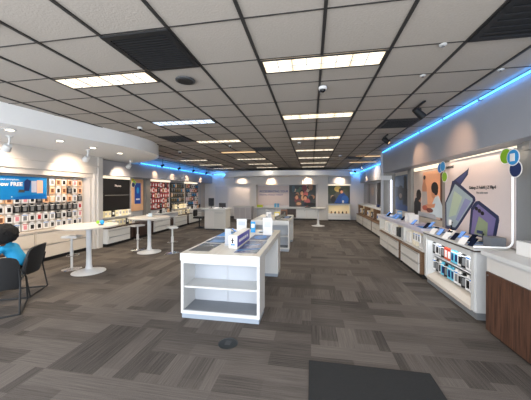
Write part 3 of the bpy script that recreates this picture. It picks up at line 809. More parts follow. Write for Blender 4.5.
# ------------------------------------------------------------------ left far run
XP = -6.42
struct('trim_13', MB().box(XL,-6.46,6.62,14.6,0,2.12,LGREY))
LITE = mat((255,240,215),.5,emit=.75,noise=0)
def header_light(x0,x1,y0,y1,z0,z1,label):
    single('light_box', MB().box(x0,x1,y0,y1,z0,z1,LITE,.003), label, 'light','lit valances over the displays', at=((x0+x1)/2,(y0+y1)/2,z0))
header_light(-6.455,-6.36,7.15,8.32,2.04,2.118,'glowing white valance over the black display panel')
header_light(-6.455,-6.36,9.50,11.0,2.04,2.118,'glowing white valance over the red accessory rack')
header_light(-6.455,-6.36,12.5,13.9,2.04,2.118,'glowing white valance over the farthest left rack')
t = thing('black_display_panel', (-6.4,7.7,.95), 'black wall display panel with small white lettering behind the farther pedestal table', 'display panel')
MB().box(-6.458,-6.40,7.12,8.34,.95,2.035,mat((12,13,15),.3)).build('panel', t)
text('Phones', .10, (-6.398,7.62,1.78), FL, CARD, t)
MB().box(-6.3995,-6.38,7.2,8.26,1.49,1.505,MGREY).build('ledge', t)
# round hanging discs near it
def discs(x, y, z, s, label, cols):
    t = thing('disc_sign', (x,y,z), label, 'sign')
    for k,(m,dy,dz,nm) in enumerate(cols):
        MB().cyl((x-.004*k if x>0 else x+.004*k,y+dy*s,z+dz*s),.10*s,.003,CARD,28,axis='X').build(nm+'_rim', t)
        MB().cyl((x-.004*k-.002 if x>0 else x+.004*k+.002,y+dy*s,z+dz*s),.088*s,.0032,m,28,axis='X').build(nm+'_disc', t)
    return t
discs(-6.33,8.43,1.93,.95,'small cluster of round yellow green and blue signs beside the black panel',[(YELL,-.02,.09,'yellow'),(GREEN,.05,.0,'green'),(NAVY,-.01,-.07,'navy')])
t = thing('wall_panel', (-6.41,8.85,.9), 'peach wall panel with an upright blue poster', 'wall panel')
MB().box(-6.458,-6.41,8.50,9.12,.9,2.08,PEACH).build('panel', t)
picture('blue_poster', t, 'L', (-6.41,8.62,1.16), .33, .78, [(mat((20,70,160),.4),None),(CYAN,ell(.16,.5,.07,.12)),(CARD,[(.06,.14),(.27,.14),(.27,.2),(.06,.2)])])
struct('trim_14', MB().box(-6.458,-6.30,9.15,9.42,0,2.118,GREYWOOD))
def rack(y0, y1, label, kinds, lookname, cols, rws, bk, grp):
    t = thing('accessory_rack', (-6.44,(y0+y1)/2,.85), label, 'rack')
    MB().box(-6.458,-6.43,y0,y1,.85,2.035,bk).build('back_panel', t)
    dy = (y1-y0)/cols; dz = 1.12/rws
    s = MB()
    for r_ in range(rws): s.box(-6.4295,-6.42,y0,y1,2.02-r_*dz-.012,2.02-r_*dz,STEEL)
    s.build('hook_rail', t)
    for r_ in range(rws):
        for c in range(cols):
            kd = kinds[(r_*cols+c*3+r_)%len(kinds)]
            pack(kd,(-6.4195,y0+dy*(c+.5),2.01-r_*dz),R.uniform(-.06,.06),f'{KN[kd][0]}, row {r_+1} down, {ORD[c]} from left, {lookname}',grp,dy*.8,dz*.88)
rack(9.48,10.98,'red toned accessory rack beyond the peach panel on the left wall','eerepoerke','red toned rack',8,5,mat((90,40,38),.6),'packs on the red toned rack')
rack(11.14,12.42,'dark accessory rack between the red rack and the farthest left rack','dkdndktdkd','dark middle rack',7,5,mat((30,32,28),.6),'packs on the dark middle rack')
rack(12.62,14.1,'farthest accessory rack on the left wall','pnwomnkrnw','farthest left rack',7,5,mat((70,66,66),.6),'packs on the farthest left rack')
# stepped cases under those racks
def case_row(y0, y1, n, label, gname, kinds, xf=-5.98, two=True):
    t = thing('display_case', (-6.2,(y0+y1)/2,.5), label, 'display case')
    MB().box(-6.459,-5.86,y0,y1,.512,.545,DARKWOOD).build('bottom_shelf', t)
    MB().box(-6.459,-6.20,y0,y1,.545,.80,WHITEP).build('riser', t)
    MB().box(-6.459,-6.10,y0,y1,.80,.825,LGREY).build('top_shelf', t)
    mm = MB(); mm.box(-6.12,-6.10,y0,y0+.015,.545,.80,STEEL); mm.box(-6.12,-6.10,y1-.015,y1,.545,.80,STEEL); mm.build('shelf_posts', t)
    dy = (y1-y0-.1)/n
    for lvl in ((0,1) if two else (0,)):
        for k in range(n):
            kd = kinds[(k+lvl*3)%len(kinds)]; hh = .19
            z = (.5455 if lvl == 0 else .8255)
            m1 = {'y':mat((232,222,190),.5),'w':CARD,'k':BLACK,'s':mat((200,190,160),.5)}[kd]
            o = MB().box(-.045,.045,-dy*.4,dy*.4,0,hh,m1,.003).box(.0451,.046,-dy*.25,dy*.25,hh*.35,hh*.75,LGREY if kd!='k' else CARD).build('product_box', None, False, True)
            o.location = (-6.13+.08 if lvl == 0 else -6.2, y0+.05+dy*(k+.5), z)
            tag(o, f'{ {"y":"cream","w":"white","k":"black","s":"tan"}[kd]} product box, {ORD[k]} from left on the {"lower" if lvl==0 else "upper"} shelf, {gname}', 'box', f'product boxes, {gname}')
case_row(6.70,8.15,9,'stepped display case with cream boxes under the black panel','case under black panel','yywyyykyw')
case_row(10.9,12.3,8,'stepped display case with tan boxes under the dark rack','case under dark rack','sywsykyy')
l=lamp('AREA','case_light',(-5.95,7.4,1.06),2.5,(1,.85,.6),(0,0,0),.05,sy=1.3)
l=lamp('AREA','case_light',(-5.95,11.6,1.06),3.5,(1,.8,.5),(0,0,0),.05,sy=1.3)
FLAB = ['white drawer cabinet under the stepped case by the white pillar','dark wooden cabinet behind the farther pedestal table','white drawer cabinet under the red rack','white drawer cabinet under the dark middle rack','white drawer cabinet at the far end of the left wall']
for k,(ya,yb,mm_,n_) in enumerate(((6.64,7.60,WHITE,2),(7.84,8.86,DARKWOOD,1),(8.9,10.05,WHITE,2),(10.42,11.55,WHITE,2),(11.85,13.2,WHITE,2))):
    drawer_unit('drawer_cabinet',-5.80,-6.455,ya,yb,.51,n_,FLAB[k],m=mm_,topm=mm_,frame=mm_,group='low cabinets along the left wall')
for k,(ya,yb) in enumerate(((7.605,7.835),(10.055,10.415),(11.555,11.845))):  # dark fillers: first a wood side, the others shade of open gaps as colour
    drawer_unit('wooden_plinth',-5.86,-6.455,ya,yb,.50,1,['dark wooden plinth between white cabinet and dark wooden cabinet','dark wooden plinth between the second and third white cabinets','dark wooden plinth before the last white cabinet'][k],m=DARKWOOD,topm=DARKWOOD,frame=DARKWOOD,group='dark plinths between the left cabinets')
# counters over the red rack etc.
for k,(ya,yb) in enumerate(((9.5,10.85),(12.35,13.9))):
    t = thing('display_counter', (-6.15,(ya+yb)/2,.51), ['white display ledge with small items below the red rack','white display ledge with small items below the farthest left rack'][k], 'display ledge')
    MB().box(-6.459,-5.9,ya,yb,.512,.70,LGREY,.003).build('body', t)
    MB().box(-6.459,-5.86,ya,yb,.70,.725,WHITE,.002).build('ledge_top', t)
    for j in range(6):
        kk = 'wkgwpk'[j]
        o = MB().box(-.03,.03,-.05,.05,0,.10+.05*(j%3),KN[kk][1][0],.003).box(.0301,.031,-.03,.03,.03,.07,KN[kk][1][1]).build('product_box', None, False, True); o.location=(-6.1,ya+.12+j*(yb-ya-.2)/6,.7255)
        tag(o, f'small {["white","black","white","white","peach","black"][j]} box, {ORD[j]} from left on the ledge below the {["red","farthest left"][k]} rack','box','small boxes on the left wall ledges')

# ------------------------------------------------------------------ service desks at back left
t = thing('service_desk', (-3.95,10.6,0), 'white service desk with monitors in front of the back left wall', 'desk')
DW = mat((196,194,188),.5,noise=.02)
MB().box(-4.42,-3.50,10.35,11.0,.06,.86,DW,.004).build('desk_body', t)
MB().box(-4.55,-3.45,10.30,11.1,.86,.90,WHITE,.004).build('desktop', t)
MB().box(-4.38,-3.54,10.39,10.96,0,.0599,DGREY).build('kick_base', t)
MB().box(-3.95,-3.60,10.335,10.3499,.72,.735,STEEL).build('rail', t)
MB().box(-4.39,-4.0,10.34,10.3499,.10,.80,WHITEP,.002).build('door_panel', t)
def monitor(x, y, z, w, h, label, cat='monitor', rz=0, post=.12):
    t = thing('monitor', (0,0,0), label, cat)
    MB().box(-w/2,w/2,-.015,.015,post,post+h,BLACK,.004).build('screen_housing', t)
    MB().box(-w/2+.012,w/2-.012,-.0165,-.0152,post+.012,post+h-.012,mat((20,24,34),.15)).build('screen', t)
    MB().cyl((0,.02,post/2+.005),.014,post+.01,BLACK,10).build('stand_post', t)
    MB().box(-.09,.09,-.06,.09,.0005,.010,BLACK,.003).build('stand_base', t)
    t.location = (x,y,z); t.rotation_euler=(0,0,rz)
monitor(-4.20,10.55,.90,.24,.34,'black upright monitor on the left of the service desk',post=.10)
monitor(-3.72,10.6,.90,.30,.18,'low dark tablet register on the right of the service desk',post=.05)
item_box('paper_stack',-3.95,10.5,.20,.16,.05,CARD,'white paper stack between the monitors on the service desk','paper',.90)
# task chair dark left of the desk
t = thing('task_chair', (-4.9,10.9,0), 'dark task chair at the left of the service desk', 'chair')
MB().lathe((-4.9,10.9,.001),[(.24,0),(.2,.03),(.04,.07),(.025,.1),(.025,.43)],BLACK,20).build('base', t, True)
MB().box(-5.12,-4.68,10.7,11.1,.43,.50,BLACK,.02).build('seat', t, True)
MB().box(-5.12,-5.06,10.72,11.08,.52,.80,BLACK,.02).build('backrest', t, True)
# second desk behind it
t = thing('counter_table', (-3.95,13.6,0), 'pale grey counter against the back left wall', 'counter')
GM = mat((178,176,180),.6,noise=.05)
MB().box(-4.3,-3.3,14.2,14.8,.06,.74,GM).build('body', t)
MB().box(-4.34,-3.26,14.16,14.84,.7401,.78,LGREY,.003).build('worktop', t)
for j in range(3): MB().box(-4.26+j*.33,-3.97+j*.33,14.185,14.1999,.12,.70,mat((160,158,164),.6),.002).build('door', t)
MB().box(-4.25,-3.35,14.25,14.75,0,.0599,DGREY).build('kick_base', t)
t = thing('wall_paper_holder', (-5.2,15.3,1.4), 'white tall panel fixed to the back left wall', 'wall panel')
MB().box(-5.9,-5.05,15.44,15.499,.3,1.95,mat((206,206,210),.6),.003).build('board', t)
MB().box(-5.86,-5.09,15.435,15.4399,.34,1.91,mat((196,198,206),.6)).build('board_face', t)
t.name = 'wall_board'

# ------------------------------------------------------------------ back wall alcove
t = thing('back_counter', (-1.4,15.0,0), 'long white counter with doors across the back alcove', 'counter')
MB().box(-3.19,.37,14.98,15.49,.08,.66,WHITEP).build('body', t)
MB().box(-4.3-.0+1.0,.70,14.85,15.095,.66,.70,WHITE,.004).build('worktop', t)
MB().box(-3.17,.35,15.02,15.45,0,.0799,BLACK).build('kick_base', t)
for j in range(6):
    if j == 3:
        MB().box(-3.14+j*.585,-2.60+j*.585,14.96,14.9799,.12,.62,DARKWOOD,.002).build('open_bay', t); continue  # dark slab in the door plane stands for the shade of an open bay
    d = MB().box(-3.14+j*.585,-2.60+j*.585,14.96,14.9799,.12,.62,WHITE if j>3 else LGREY,.002).build('door', t)
    MB().box(-2.70+j*.585,-2.68+j*.585,14.952,14.9598,.48,.58,STEEL).build('handle', d)
t = thing('wall_sign', (-2.2,15.45,.8), 'pale backlit sign with two lines of blue text in the back alcove', 'sign')
picture('sign_panel', t, 'B', (-3.19,15.499,.80), 1.88, 1.16, [(mat((202,190,188),.5),None)], .03)
TB = mat((20,60,140),.5)
text('ACCELERATING YOUR', .17, (-3.08,15.467,1.57), FB, TB, t, bold=.002)
text('DIGITAL WORLD TODAY', .125, (-3.08,15.467,1.38), FB, TB, t, bold=.002)
# crowd poster
RP = random.Random(3)
layers = [(mat((52,56,58),.5),None)]
cols_ = [(150,110,84),(196,150,112),(120,50,60),(60,84,96),(36,34,36),(170,90,90),(90,70,60),(200,176,150),(70,96,80),(40,46,70)]
for k in range(26):
    cx = RP.uniform(.2,1.4); cy = RP.uniform(.1,1.2)
    layers.append((mat(cols_[k%10],.5), ell(cx,cy,RP.uniform(.06,.2),RP.uniform(.08,.22),12)))
layers.append((BLACK, ell(1.2,.15,.35,.1,14)))
for cx,cy in ((.45,.55),(.75,.8),(.95,.5)):
    layers.append((mat((42,30,26),.5), ell(cx,cy+.06,.13,.14,14))); layers.append((mat((206,150,112),.5), ell(cx,cy,.09,.12,14)))
t = thing('poster', (-.4,15.45,.72), 'large dark poster of smiling people in the back alcove', 'poster')
picture('print', t, 'B', (-1.28,15.499,.72), 1.56, 1.28, layers, .03)
# small things on the back counter
item_box('paper_stack',-2.95,14.95,.34,.12,.14,YELL,'yellow folded display at the left end of the back counter','display',.70,GREEN)
t = thing('card_stand', (-1.95,14.95,.70), 'light blue picture holder on the back counter', 'card stand')
MB().box(-2.10,-1.97,14.94,14.96,.701,.93,mat((80,160,200),.4)).build('left_card', t); MB().box(-1.94,-1.81,14.94,14.96,.701,.93,mat((90,150,190),.4)).build('right_card', t)
t = thing('keyboard', (-.1,14.97,.7), 'low black device at the right of the back counter', 'device')
MB().box(-.35,.15,14.88,15.05,.701,.735,BLACK,.004).build('body', t); MB().box(-.3,.1,14.9,15.03,.7352,.742,DGREY,.002).build('keys', t)
t.name = 'console_device'
# right back poster and case
t = thing('poster', (1.58,15.45,.9), 'blue toned family poster at the back right', 'poster')
layers = [(mat((66,74,72),.5),None),(mat((44,58,44),.5),ell(.2,.8,.3,.3)),(mat((180,160,90),.5),ell(.55,.85,.2,.16)),(mat((60,70,56),.5),ell(1.0,.85,.2,.2)),
 (mat((190,160,130),.5),ell(.25,.35,.1,.14)),(mat((40,40,44),.5),ell(.3,.25,.14,.2)),(mat((30,74,150),.5),[(.35,.02),(1.15,.02),(1.1,.4),(.85,.65),(.6,.5)]),(mat((44,100,180),.5),ell(.95,.25,.2,.22)),
 (mat((40,34,34),.5),ell(.72,.75,.12,.14)),(mat((186,134,104),.5),ell(.76,.67,.07,.09)),(CARD,ell(.84,.12,.05,.08))]
picture('print', t, 'B', (.97,15.499,.92), 1.22, 1.04, layers, .03)
header_light(.97,2.2,15.3,15.499,1.972,2.015,'glowing white valance over the back right poster')
t = thing('display_case', (1.55,14.9,0), 'low white display case with small lit items under the back right poster', 'display case')
MB().box(.92,2.12,14.72,15.3,.08,.40,WHITE,.003).build('drawer_base', t)
MB().box(.96,2.08,14.76,15.26,0,.0799,BLACK).build('kick_base', t)
MB().box(.92,2.12,15.05,15.3,.4001,.86,mat((236,220,186),.5)).build('back_panel', t)
MB().box(.90,2.14,14.72,15.32,.86,.89,WHITE,.003).build('worktop', t)
MB().box(.92,.95,14.74,15.049,.4001,.8599,WHITE).build('side_panel', t); MB().box(2.09,2.12,14.74,15.049,.4001,.8599,WHITE).build('side_panel', t)
for j in range(2): MB().box(.95,2.09,14.705,14.7199,.11+j*.145,.24+j*.145,CARD,.002).build('drawer', t)
for j in range(5):
    o = MB().cyl((0,0,.045),.05,.09,BLACK if j%2 else mat((150,110,80),.5),14,.035).sphere((0,0,.11),.03,DGREY,1).build('small_speaker', None, True, True); o.location=(1.12+.2*j,14.88,.4006)
    tag(o, f'small round speaker, {ORD[j]} from left in the back right case', 'speaker', 'small speakers in the back right case')
l=lamp('AREA','case_light',(1.52,14.8,.85),1.3,(1,.82,.55),(0,0,0),1.0,sy=.05)
# high table at back
cafe_table(.33,12.5,.36,.86,'small white pedestal table in front of the back right pillar')

# ------------------------------------------------------------------ far right run
FRW = [('near','nearest'),('mid','middle'),('far','farthest')]
for k,(ya,yb) in enumerate(((8.95,10.6),(10.7,12.3),(12.4,14.0))):
    nm = ['nearest to the white post','middle one of three','farthest of three'][k]
    drawer_unit('drawer_cabinet',2.30,2.90,ya,yb,.50,2,f'oak framed drawer cabinet in the far right run, {nm}',m=WHITEP,topm=OAK,frame=OAK,side='R',group='oak framed cabinets in the far right run',cols=2)
    t = thing('glass_case', (2.6,(ya+yb)/2,.5), f'white glass topped case in the far right run, {nm}', 'display case','glass cases in the far right run')
    MB().box(2.40,2.90,ya,yb,.502,.56,OAK,.003).build('base', t)
    MB().box(2.62,2.90,ya,yb,.5601,.96,mat((226,214,190),.5)).build('back_panel', t)
    MB().box(2.36,2.90,ya,yb,.96,1.0,WHITE,.003).build('top', t)
    MB().box(2.40,2.6199,ya,ya+.04,.5601,.9599,OAK).build('side_panel', t); MB().box(2.40,2.6199,yb-.04,yb,.5601,.9599,OAK).build('side_panel', t)
    for j in range(4):
        o = MB().box(-.05,.05,-.11,.11,0,.22,[CARD,DGREY,mat((206,180,140),.5),CARD][j],.003).box(-.051,-.0502,-.07,.07,.06,.16,[MGREY,CARD,CARD,BLUE][j]).build('product_box', None, False, True)
        o.location = (2.50,ya+.22+j*(yb-ya-.3)/3.6,.5606)
        tag(o, f'{["white","dark","tan","white and blue"][j]} product box inside the far right case, {nm}', 'box','boxes in the far right cases')
l=lamp('AREA','case_light',(2.45,11.5,.955),1.5,(1,.8,.5),(0,0,0),.05,sy=5)
def rposter(y0,y1,z0,z1,x,label,layers,rim=LGREY):
    t = thing('poster', (x,(y0+y1)/2,z0), label, 'poster')
    MB().box(x,x+.03,y0-.015,y1+.015,z0-.015,z1+.015,rim).build('frame', t)
    picture('print', t, 'R', (x-.0005,y1,z0), y1-y0, z1-z0, layers, .01)
    return t
rposter(9.1,10.2,1.02,2.0,2.90,'dark portrait poster just beyond the white post',[(mat((54,54,56),.5),None),(mat((120,124,128),.5),[(.1,0),(.3,0),(.3,.98),(.1,.98)]),(mat((30,30,32),.5),[(.55,0),(.8,0),(.8,.9),(.55,.9)]),(mat((150,150,152),.5),[(.85,0),(.9,0),(.9,.98),(.85,.98)])])
rposter(10.5,12.2,1.02,2.0,2.90,'dark figure poster in the middle of the far right wall',[(mat((40,38,40),.5),None),(mat((22,22,24),.5),ell(.9,.4,.4,.5)),(mat((150,96,76),.5),ell(.8,.7,.16,.14)),(mat((80,84,96),.5),ell(1.2,.2,.2,.3))])
rposter(12.5,14.2,1.02,2.0,2.90,'pale grey poster at the far end of the right wall',[(mat((134,132,136),.5),None),(mat((100,98,104),.5),[(.3,0),(.6,0),(.6,.98),(.3,.98)]),(mat((160,140,130),.5),ell(1.1,.6,.3,.2))])
for k in range(4):
    item_box('product_box',2.6,9.3+.5*k,.10,.14,.08+.03*(k%2),[BLUE,CARD,mat((150,150,160),.4),NAVY][k],f'{["blue","white","grey","navy"][k]} box on top of the nearest far right glass case' if k<3 else 'navy box on top of the nearest far right case','box',1.0,None,.1,'boxes on top of the far right cases')

# ------------------------------------------------------------------ near right run
XPN = 2.58
# posters
OR1 = mat((222,160,122),.5); SK1 = mat((196,134,100),.5); HR1 = mat((30,22,22),.5)
picL = [(mat((206,176,158),.5),None),(OR1,[(.55,.15),(1.40,.15),(1.40,1.02),(.55,1.02)]),(mat((200,182,170),.5),[(.02,.3),(.5,.3),(.5,1.0),(.02,1.0)]),
 (mat((84,58,44),.5),[(1.36,0),(1.53,0),(1.53,1.02),(1.36,1.02)]),
 (SK1,[(.50,.45),(.50,.70),(.56,.80),(.66,.80),(.72,.70),(.74,.45)]),(SK1,ell(.62,.85,.05,.07)),(HR1,ell(.62,.90,.06,.05)),(mat((176,164,158),.5),[(.48,.2),(.50,.58),(.74,.58),(.78,.2)]),
 (mat((26,24,28),.5),[(.02,0),(.40,0),(.42,.30),(.30,.45),(.10,.42),(.02,.3)]),(SK1,ell(.36,.42,.07,.09)),(HR1,ell(.30,.50,.14,.13)),
 (mat((190,206,214),.5),[(.86,.05),(1.46,.05),(1.44,.30),(1.28,.50),(1.14,.46),(1.0,.30)]),(SK1,ell(1.07,.55,.09,.12)),(HR1,ell(1.12,.66,.15,.12)),(HR1,ell(1.18,.60,.08,.10)),
 (SK1,[(.66,.20),(1.12,.24),(1.16,.33),(.98,.30),(.70,.29)]),(mat((170,84,66),.5),ell(.66,.21,.14,.06)),(mat((110,60,52),.5),ell(.9,.17,.16,.05)),(mat((168,170,176),.5),[(.26,.0),(1.2,.0),(1.15,.09),(.3,.11)])]
rposter(5.58,7.12,1.04,2.10,2.575,'warm toned family poster on the right wall behind the white cube boxes',picL,GREYWOOD)
picK = [(mat((38,48,66),.5),None),(mat((78,94,116),.5),[(0,.7),(1.2,.6),(1.2,1.0),(0,1.0)]),(mat((40,66,104),.5),ell(.35,.2,.32,.22)),(mat((30,34,40),.5),ell(.5,.5,.25,.22)),(mat((120,104,96),.5),ell(.5,.42,.12,.07)),
 (mat((14,16,20),.5),[(.75,.2),(.95,.2),(1.02,.6),(.98,.96),(.8,.9),(.74,.55)]),(mat((24,26,30),.5),ell(.85,.9,.09,.08)),(mat((30,60,110),.5),[(.1,.0),(1.1,.0),(1.05,.14),(.1,.2)])]
rposter(7.42,8.62,1.08,2.08,2.575,'dark blue outdoor scene poster, farthest on the near right wall',picK,GREYWOOD)
struct('trim_15', MB().box(2.50,2.6199,7.14,7.38,.9,2.199,GREYWOOD).box(2.50,2.6199,5.42,5.54,.9,2.199,GREYWOOD))
header_light(2.56,2.6199,5.56,7.12,2.12,2.195,'glowing white valance over the warm family poster')
header_light(2.56,2.6199,3.4,5.40,2.165,2.198,'long glowing valance over the big phone panel')
lamp('AREA','valance_light',(2.50,6.1,2.15),2.5,(1,.85,.65),(0,math.radians(25),0),.05,sy=1.3)
lamp('AREA','valance_light',(2.42,4.4,2.16),4,(1,.82,.6),(0,math.radians(20),0),.05,sy=1.7)
# large phone panel
PX = 2.50
t = thing('phone_wall_panel', (PX,4.5,.9), 'large pale panel picturing a folding tablet phone and a lilac phone, right wall', 'wall panel')
W_ = 1.70; H_ = 1.25; y1 = 5.40; z0 = .91
PA = mat((206,194,192),.5,noise=.02); DN = mat((34,44,78),.4); DN2 = mat((58,66,112),.4); SCN = mat((150,168,176),.3); LIL = mat((112,104,150),.3); GRN2 = mat((136,150,120),.3)
L = [(PA,None)]
def sh(pts): return [(x+.15,y) for x,y in pts]
L.append((DN, sh([(-.14,.06),(.18,.90),(.10,.90),(-.02,.62)])))
L.append((DN, sh([(.09,.88),(.55,1.06),(.60,1.09),(.57,.98),(.30,.77)])))
L.append((DN2, sh([(.13,.87),(.55,1.04),(.50,.97),(.30,.79)])))
L.append((DN, sh([(.18,.90),(.22,.90),(.75,.63),(.77,.58),(.73,.53),(.30,.10),(.20,.02),(-.14,.02),(-.15,.50)])))
L.append((SCN, sh([(.20,.84),(.70,.60),(.70,.56),(.26,.13),(.20,.08),(-.09,.08),(-.10,.50)])))
L.append((mat((170,188,166),.3), sh([(.17,.72),(.42,.62),(.22,.30),(-.02,.24)])))
L.append((mat((130,136,176),.3), sh([(.50,.60),(.66,.56),(.30,.20),(.22,.22)])))
L.append((DN, sh([(.60,.03),(.66,.45),(.78,.56),(.86,.57),(1.27,.38),(1.28,.32),(1.20,.03)])))
L.append((LIL, sh([(.66,.05),(.72,.42),(.84,.52),(1.22,.34),(1.15,.05)])))
L.append((GRN2, sh([(.74,.06),(.86,.34),(1.06,.26),(1.04,.06)])))
for cx,cy in ((.80,.45),(.87,.42),(.94,.39)): L.append((BLACK, ell(cx+.15,cy,.04,.03,12)))
picture('printed_panel', t, 'R', (PX,y1,z0), W_, H_, L, .015)
text('SAMSUNG', .06, (PX-.026,5.36,2.04), FR, DGREY, t, bold=.002)
text('Galaxy Z Fold4 | Z Flip4', .062, (PX-.026,4.63,1.66), FR, DGREY, t, bold=.0015)
text('Pre-order now', .042, (PX-.026,4.44,1.59), FR, MGREY, t, bold=.001)
MB().box(PX+.0005,PX+.05,3.71,5.40,.905,2.155,LGREY).build('backing_board', t)
# glowing trim running down beside the panel and round into the table edge
pts = [(2.46,3.70,2.16),(2.46,3.70,1.00)]+[(2.46-.08*(1-math.cos(a*PI/12)),3.70,1.00-.08*math.sin(a*PI/12)) for a in range(1,7)]+[(2.03,3.70,.92)]
t = MB().tube(pts,.011,mat((238,240,242),.4,emit=.3,noise=0),8)
single('edge_light', t, 'thin glowing white trim curving from the phone panel onto the accessory cabinet', 'light', at=(2.46,3.70,.92), smooth=True)
struct('trim_16', MB().box(2.50,2.6199,3.40,3.69,0,2.198,MGREY).box(2.44,2.6199,3.42,3.52,2.10,2.198,GREYWOOD))
PERF = bpy.data.materials.new('perforated_metal'); PERF.use_nodes = True
nt = PERF.node_tree; bs = nt.nodes['Principled BSDF']; tc = nt.nodes.new('ShaderNodeTexCoord'); vo = nt.nodes.new('ShaderNodeTexVoronoi'); vo.inputs['Scale'].default_value = 55; vo.inputs['Randomness'].default_value = 0
cr = nt.nodes.new('ShaderNodeValToRGB'); cr.color_ramp.elements[0].position = .32; cr.color_ramp.elements[0].color = (.01,.01,.01,1); cr.color_ramp.elements[1].position = .36; cr.color_ramp.elements[1].color = (.16,.16,.17,1)
nt.links.new(tc.outputs['Object'], vo.inputs['Vector']); nt.links.new(vo.outputs['Distance'], cr.inputs['Fac']); nt.links.new(cr.outputs['Color'], bs.inputs['Base Color']); bs.inputs['Roughness'].default_value = .6
struct('trim_17', MB().box(2.46,2.6199,2.0,3.38,.95,2.198,PERF))
discs(2.34,3.50,2.02,1.0,'round green, light blue and navy signs at the right end of the phone panel',[(GREEN,.13,.03,'green'),(NAVY,-.03,-.14,'navy'),(mat((40,140,200),.4),.0,.0,'light_blue')])
MB().box(2.3205,2.326,3.465,3.535,1.975,2.065,CARD,.001).build('phone_icon', [o for o in C.objects if o.name.startswith('disc_sign')][-1])
discs(2.34,5.15,2.05,.95,'cluster of round blue and green signs between the family poster and phone panel',[(BLUE,.12,.0,'blue'),(GREEN,-.06,-.18,'green'),(mat((40,140,200),.4),.0,.02,'light_blue')])

# accessory cabinet with open front
t = thing('accessory_cabinet', (2.24,4.4,0), 'white accessory cabinet with two rows of hanging packs and a phone table on top', 'cabinet')
x0,x1,ya,yb = 2.02,2.49,3.66,5.14
c = MB()
c.box(x0,x1,ya,ya+.10,.09,.86,WHITE,.02); c.box(x0,x1,yb-.10,yb,.09,.86,WHITE,.02)
c.box(x0+.2,x1,ya+.0999,yb-.0999,.09,.86,WHITE); c.box(x0+.005,x0+.1999,ya+.0999,yb-.0999,.70+.08,.86,WHITE)
c.build('body', t)
MB().prism([(ya+.1001,0),(yb-.1001,0),(yb-.1001,1),(ya+.1001,1)],0,1,CREAM).bm.free()
lg = MB(); lg.slab3([(x0+.199,ya+.1,.235),(x0+.003,ya+.1,.14),(x0+.003,ya+.1,.09),(x0+.199,ya+.1,.09)],(0,1,0),yb-ya-.2,CREAM); lg.build('sloped_ledge', t)
MB().box(x0+.04,x1,ya+.03,yb-.03,0,.0899,MGREY).build('kick_base', t)
MB().box(x0-.012,x1,ya-.012,yb+.012,.8605,.88,DARKWOOD,.003).build('tabletop_edge', t)
MB().box(x0-.016,x1,ya-.016,yb+.016,.8801,.90,WHITE,.004).build('tabletop', t)
MB().box(x0+.10,x0+.1995,ya+.101,yb-.101,.505,.517,mat((236,236,240),.3)).build('shelf', t)
rl = MB(); rl.box(x0+.127,x0+.1998,ya+.101,yb-.101,.755,.762,STEEL); rl.build('hook_rail', t); MB().box(x0+.127,x0+.1998,ya+.101,yb-.101,.468,.475,STEEL).build('hook_rail', t)
k1 = 'kwgkoobbwkgwrwk'; k2 = 'gkwbkbbgwkwgkbw'
for r_,(zz,ks) in enumerate(((.755,k1),(.470,k2))):
    for k in range(13):
        yy = yb-.155-k*.098; kd = ks[k]
        pack(kd,(x0+.125,yy,zz),PI+R.uniform(-.25,.1)+.25,f'{KN[kd][0]}, {ORD[k]} from far end, {["upper","lower"][r_]} row, near right cabinet','packs in the near right cabinet',.092,.215)
lamp('AREA','cabinet_light',(x0+.05,4.4,.775),1.5,(.9,.95,1),(0,0,0),.05,sy=1.2)
# phones and cards on its top
ZT = .9005
G2 = 'phones on the near right cabinet'
k = 0
for (xx,yy) in ((2.12,3.88),(2.13,4.10),(2.12,4.32),(2.13,4.54),(2.12,4.76),(2.13,4.98),(2.30,4.22),(2.31,4.52),(2.30,4.84)):
    nm = ['nearest','second nearest','third nearest','fourth','fifth','farthest','nearest in the back row','middle of the back row','farthest in the back row'][k]
    phone(f'dark phone on a stand on the near right cabinet, {nm}'+('' if k>5 else ' in the front row'),G2,(xx,yy,ZT),-PI/2+.45,40,[GLOSSB,NAVY,BLACK][k%3],k%3==1)
    k += 1
for k,(xx,yy) in enumerate(((2.06,3.99),(2.06,4.43),(2.06,4.87),(2.24,4.66))):
    t = thing('price_card', (0,0,0), ['white price card leaning between the two nearest phones','white price card leaning between the third and fourth phones','white price card leaning between the fifth and farthest phones','white price card in the back row of phones'][k], 'price card','white price cards on the near right cabinet')
    rt = Matrix.Rotation(math.radians(-50),3,'X')
    MB().box(-.055,.055,-.06,.06,.042,.046,CARD,.001,rt).build('card', t)
    MB().box(-.03,.03,-.01,.02,.0003,.004,LGREY).build('foot', t)
    t.location = (xx,yy,ZT); t.rotation_euler = (0,0,PI/2+.3)
for k,(xa,xb,ya_,yb_) in enumerate(((2.16,2.40,3.96,4.14),(2.17,2.42,4.60,4.78),(2.2,2.44,4.92,5.10))):
    matprint(xa,xb,ya_,yb_,ZT,['blue printed mat near the grey box on the right cabinet','blue printed mat in the middle of the right cabinet top','blue printed mat at the far end of the right cabinet top'][k],BLUE,[(NAVY,ell(.5,.5,.3)),(CARD,[(.2,.1),(.8,.1),(.8,.2),(.2,.2)])])
item_box('product_box',2.34,3.83,.17,.16,.13,mat((108,112,118),.5),'plain grey box at the near end of the phone cabinet top','box',ZT,None,.03)
t = thing('phone_stand', (2.40,4.16,ZT), 'black articulated phone stand behind the grey box', 'phone stand')
MB().cyl((2.40,4.16,ZT+.005),.05,.009,BLACK,20).build('base', t, True)
MB().cyl((2.40,4.16,ZT+.06),.008,.11,BLACK,10).build('post', t, True)
MB().tube([(2.40,4.16,ZT+.10),(2.37,4.12,ZT+.14),(2.34,4.04,ZT+.13)],.009,BLACK,8).build('arm', t, True)
MB().box(2.37,2.385,4.13,4.25,ZT+.115,ZT+.16,NAVY,.003).build('phone_body', t)
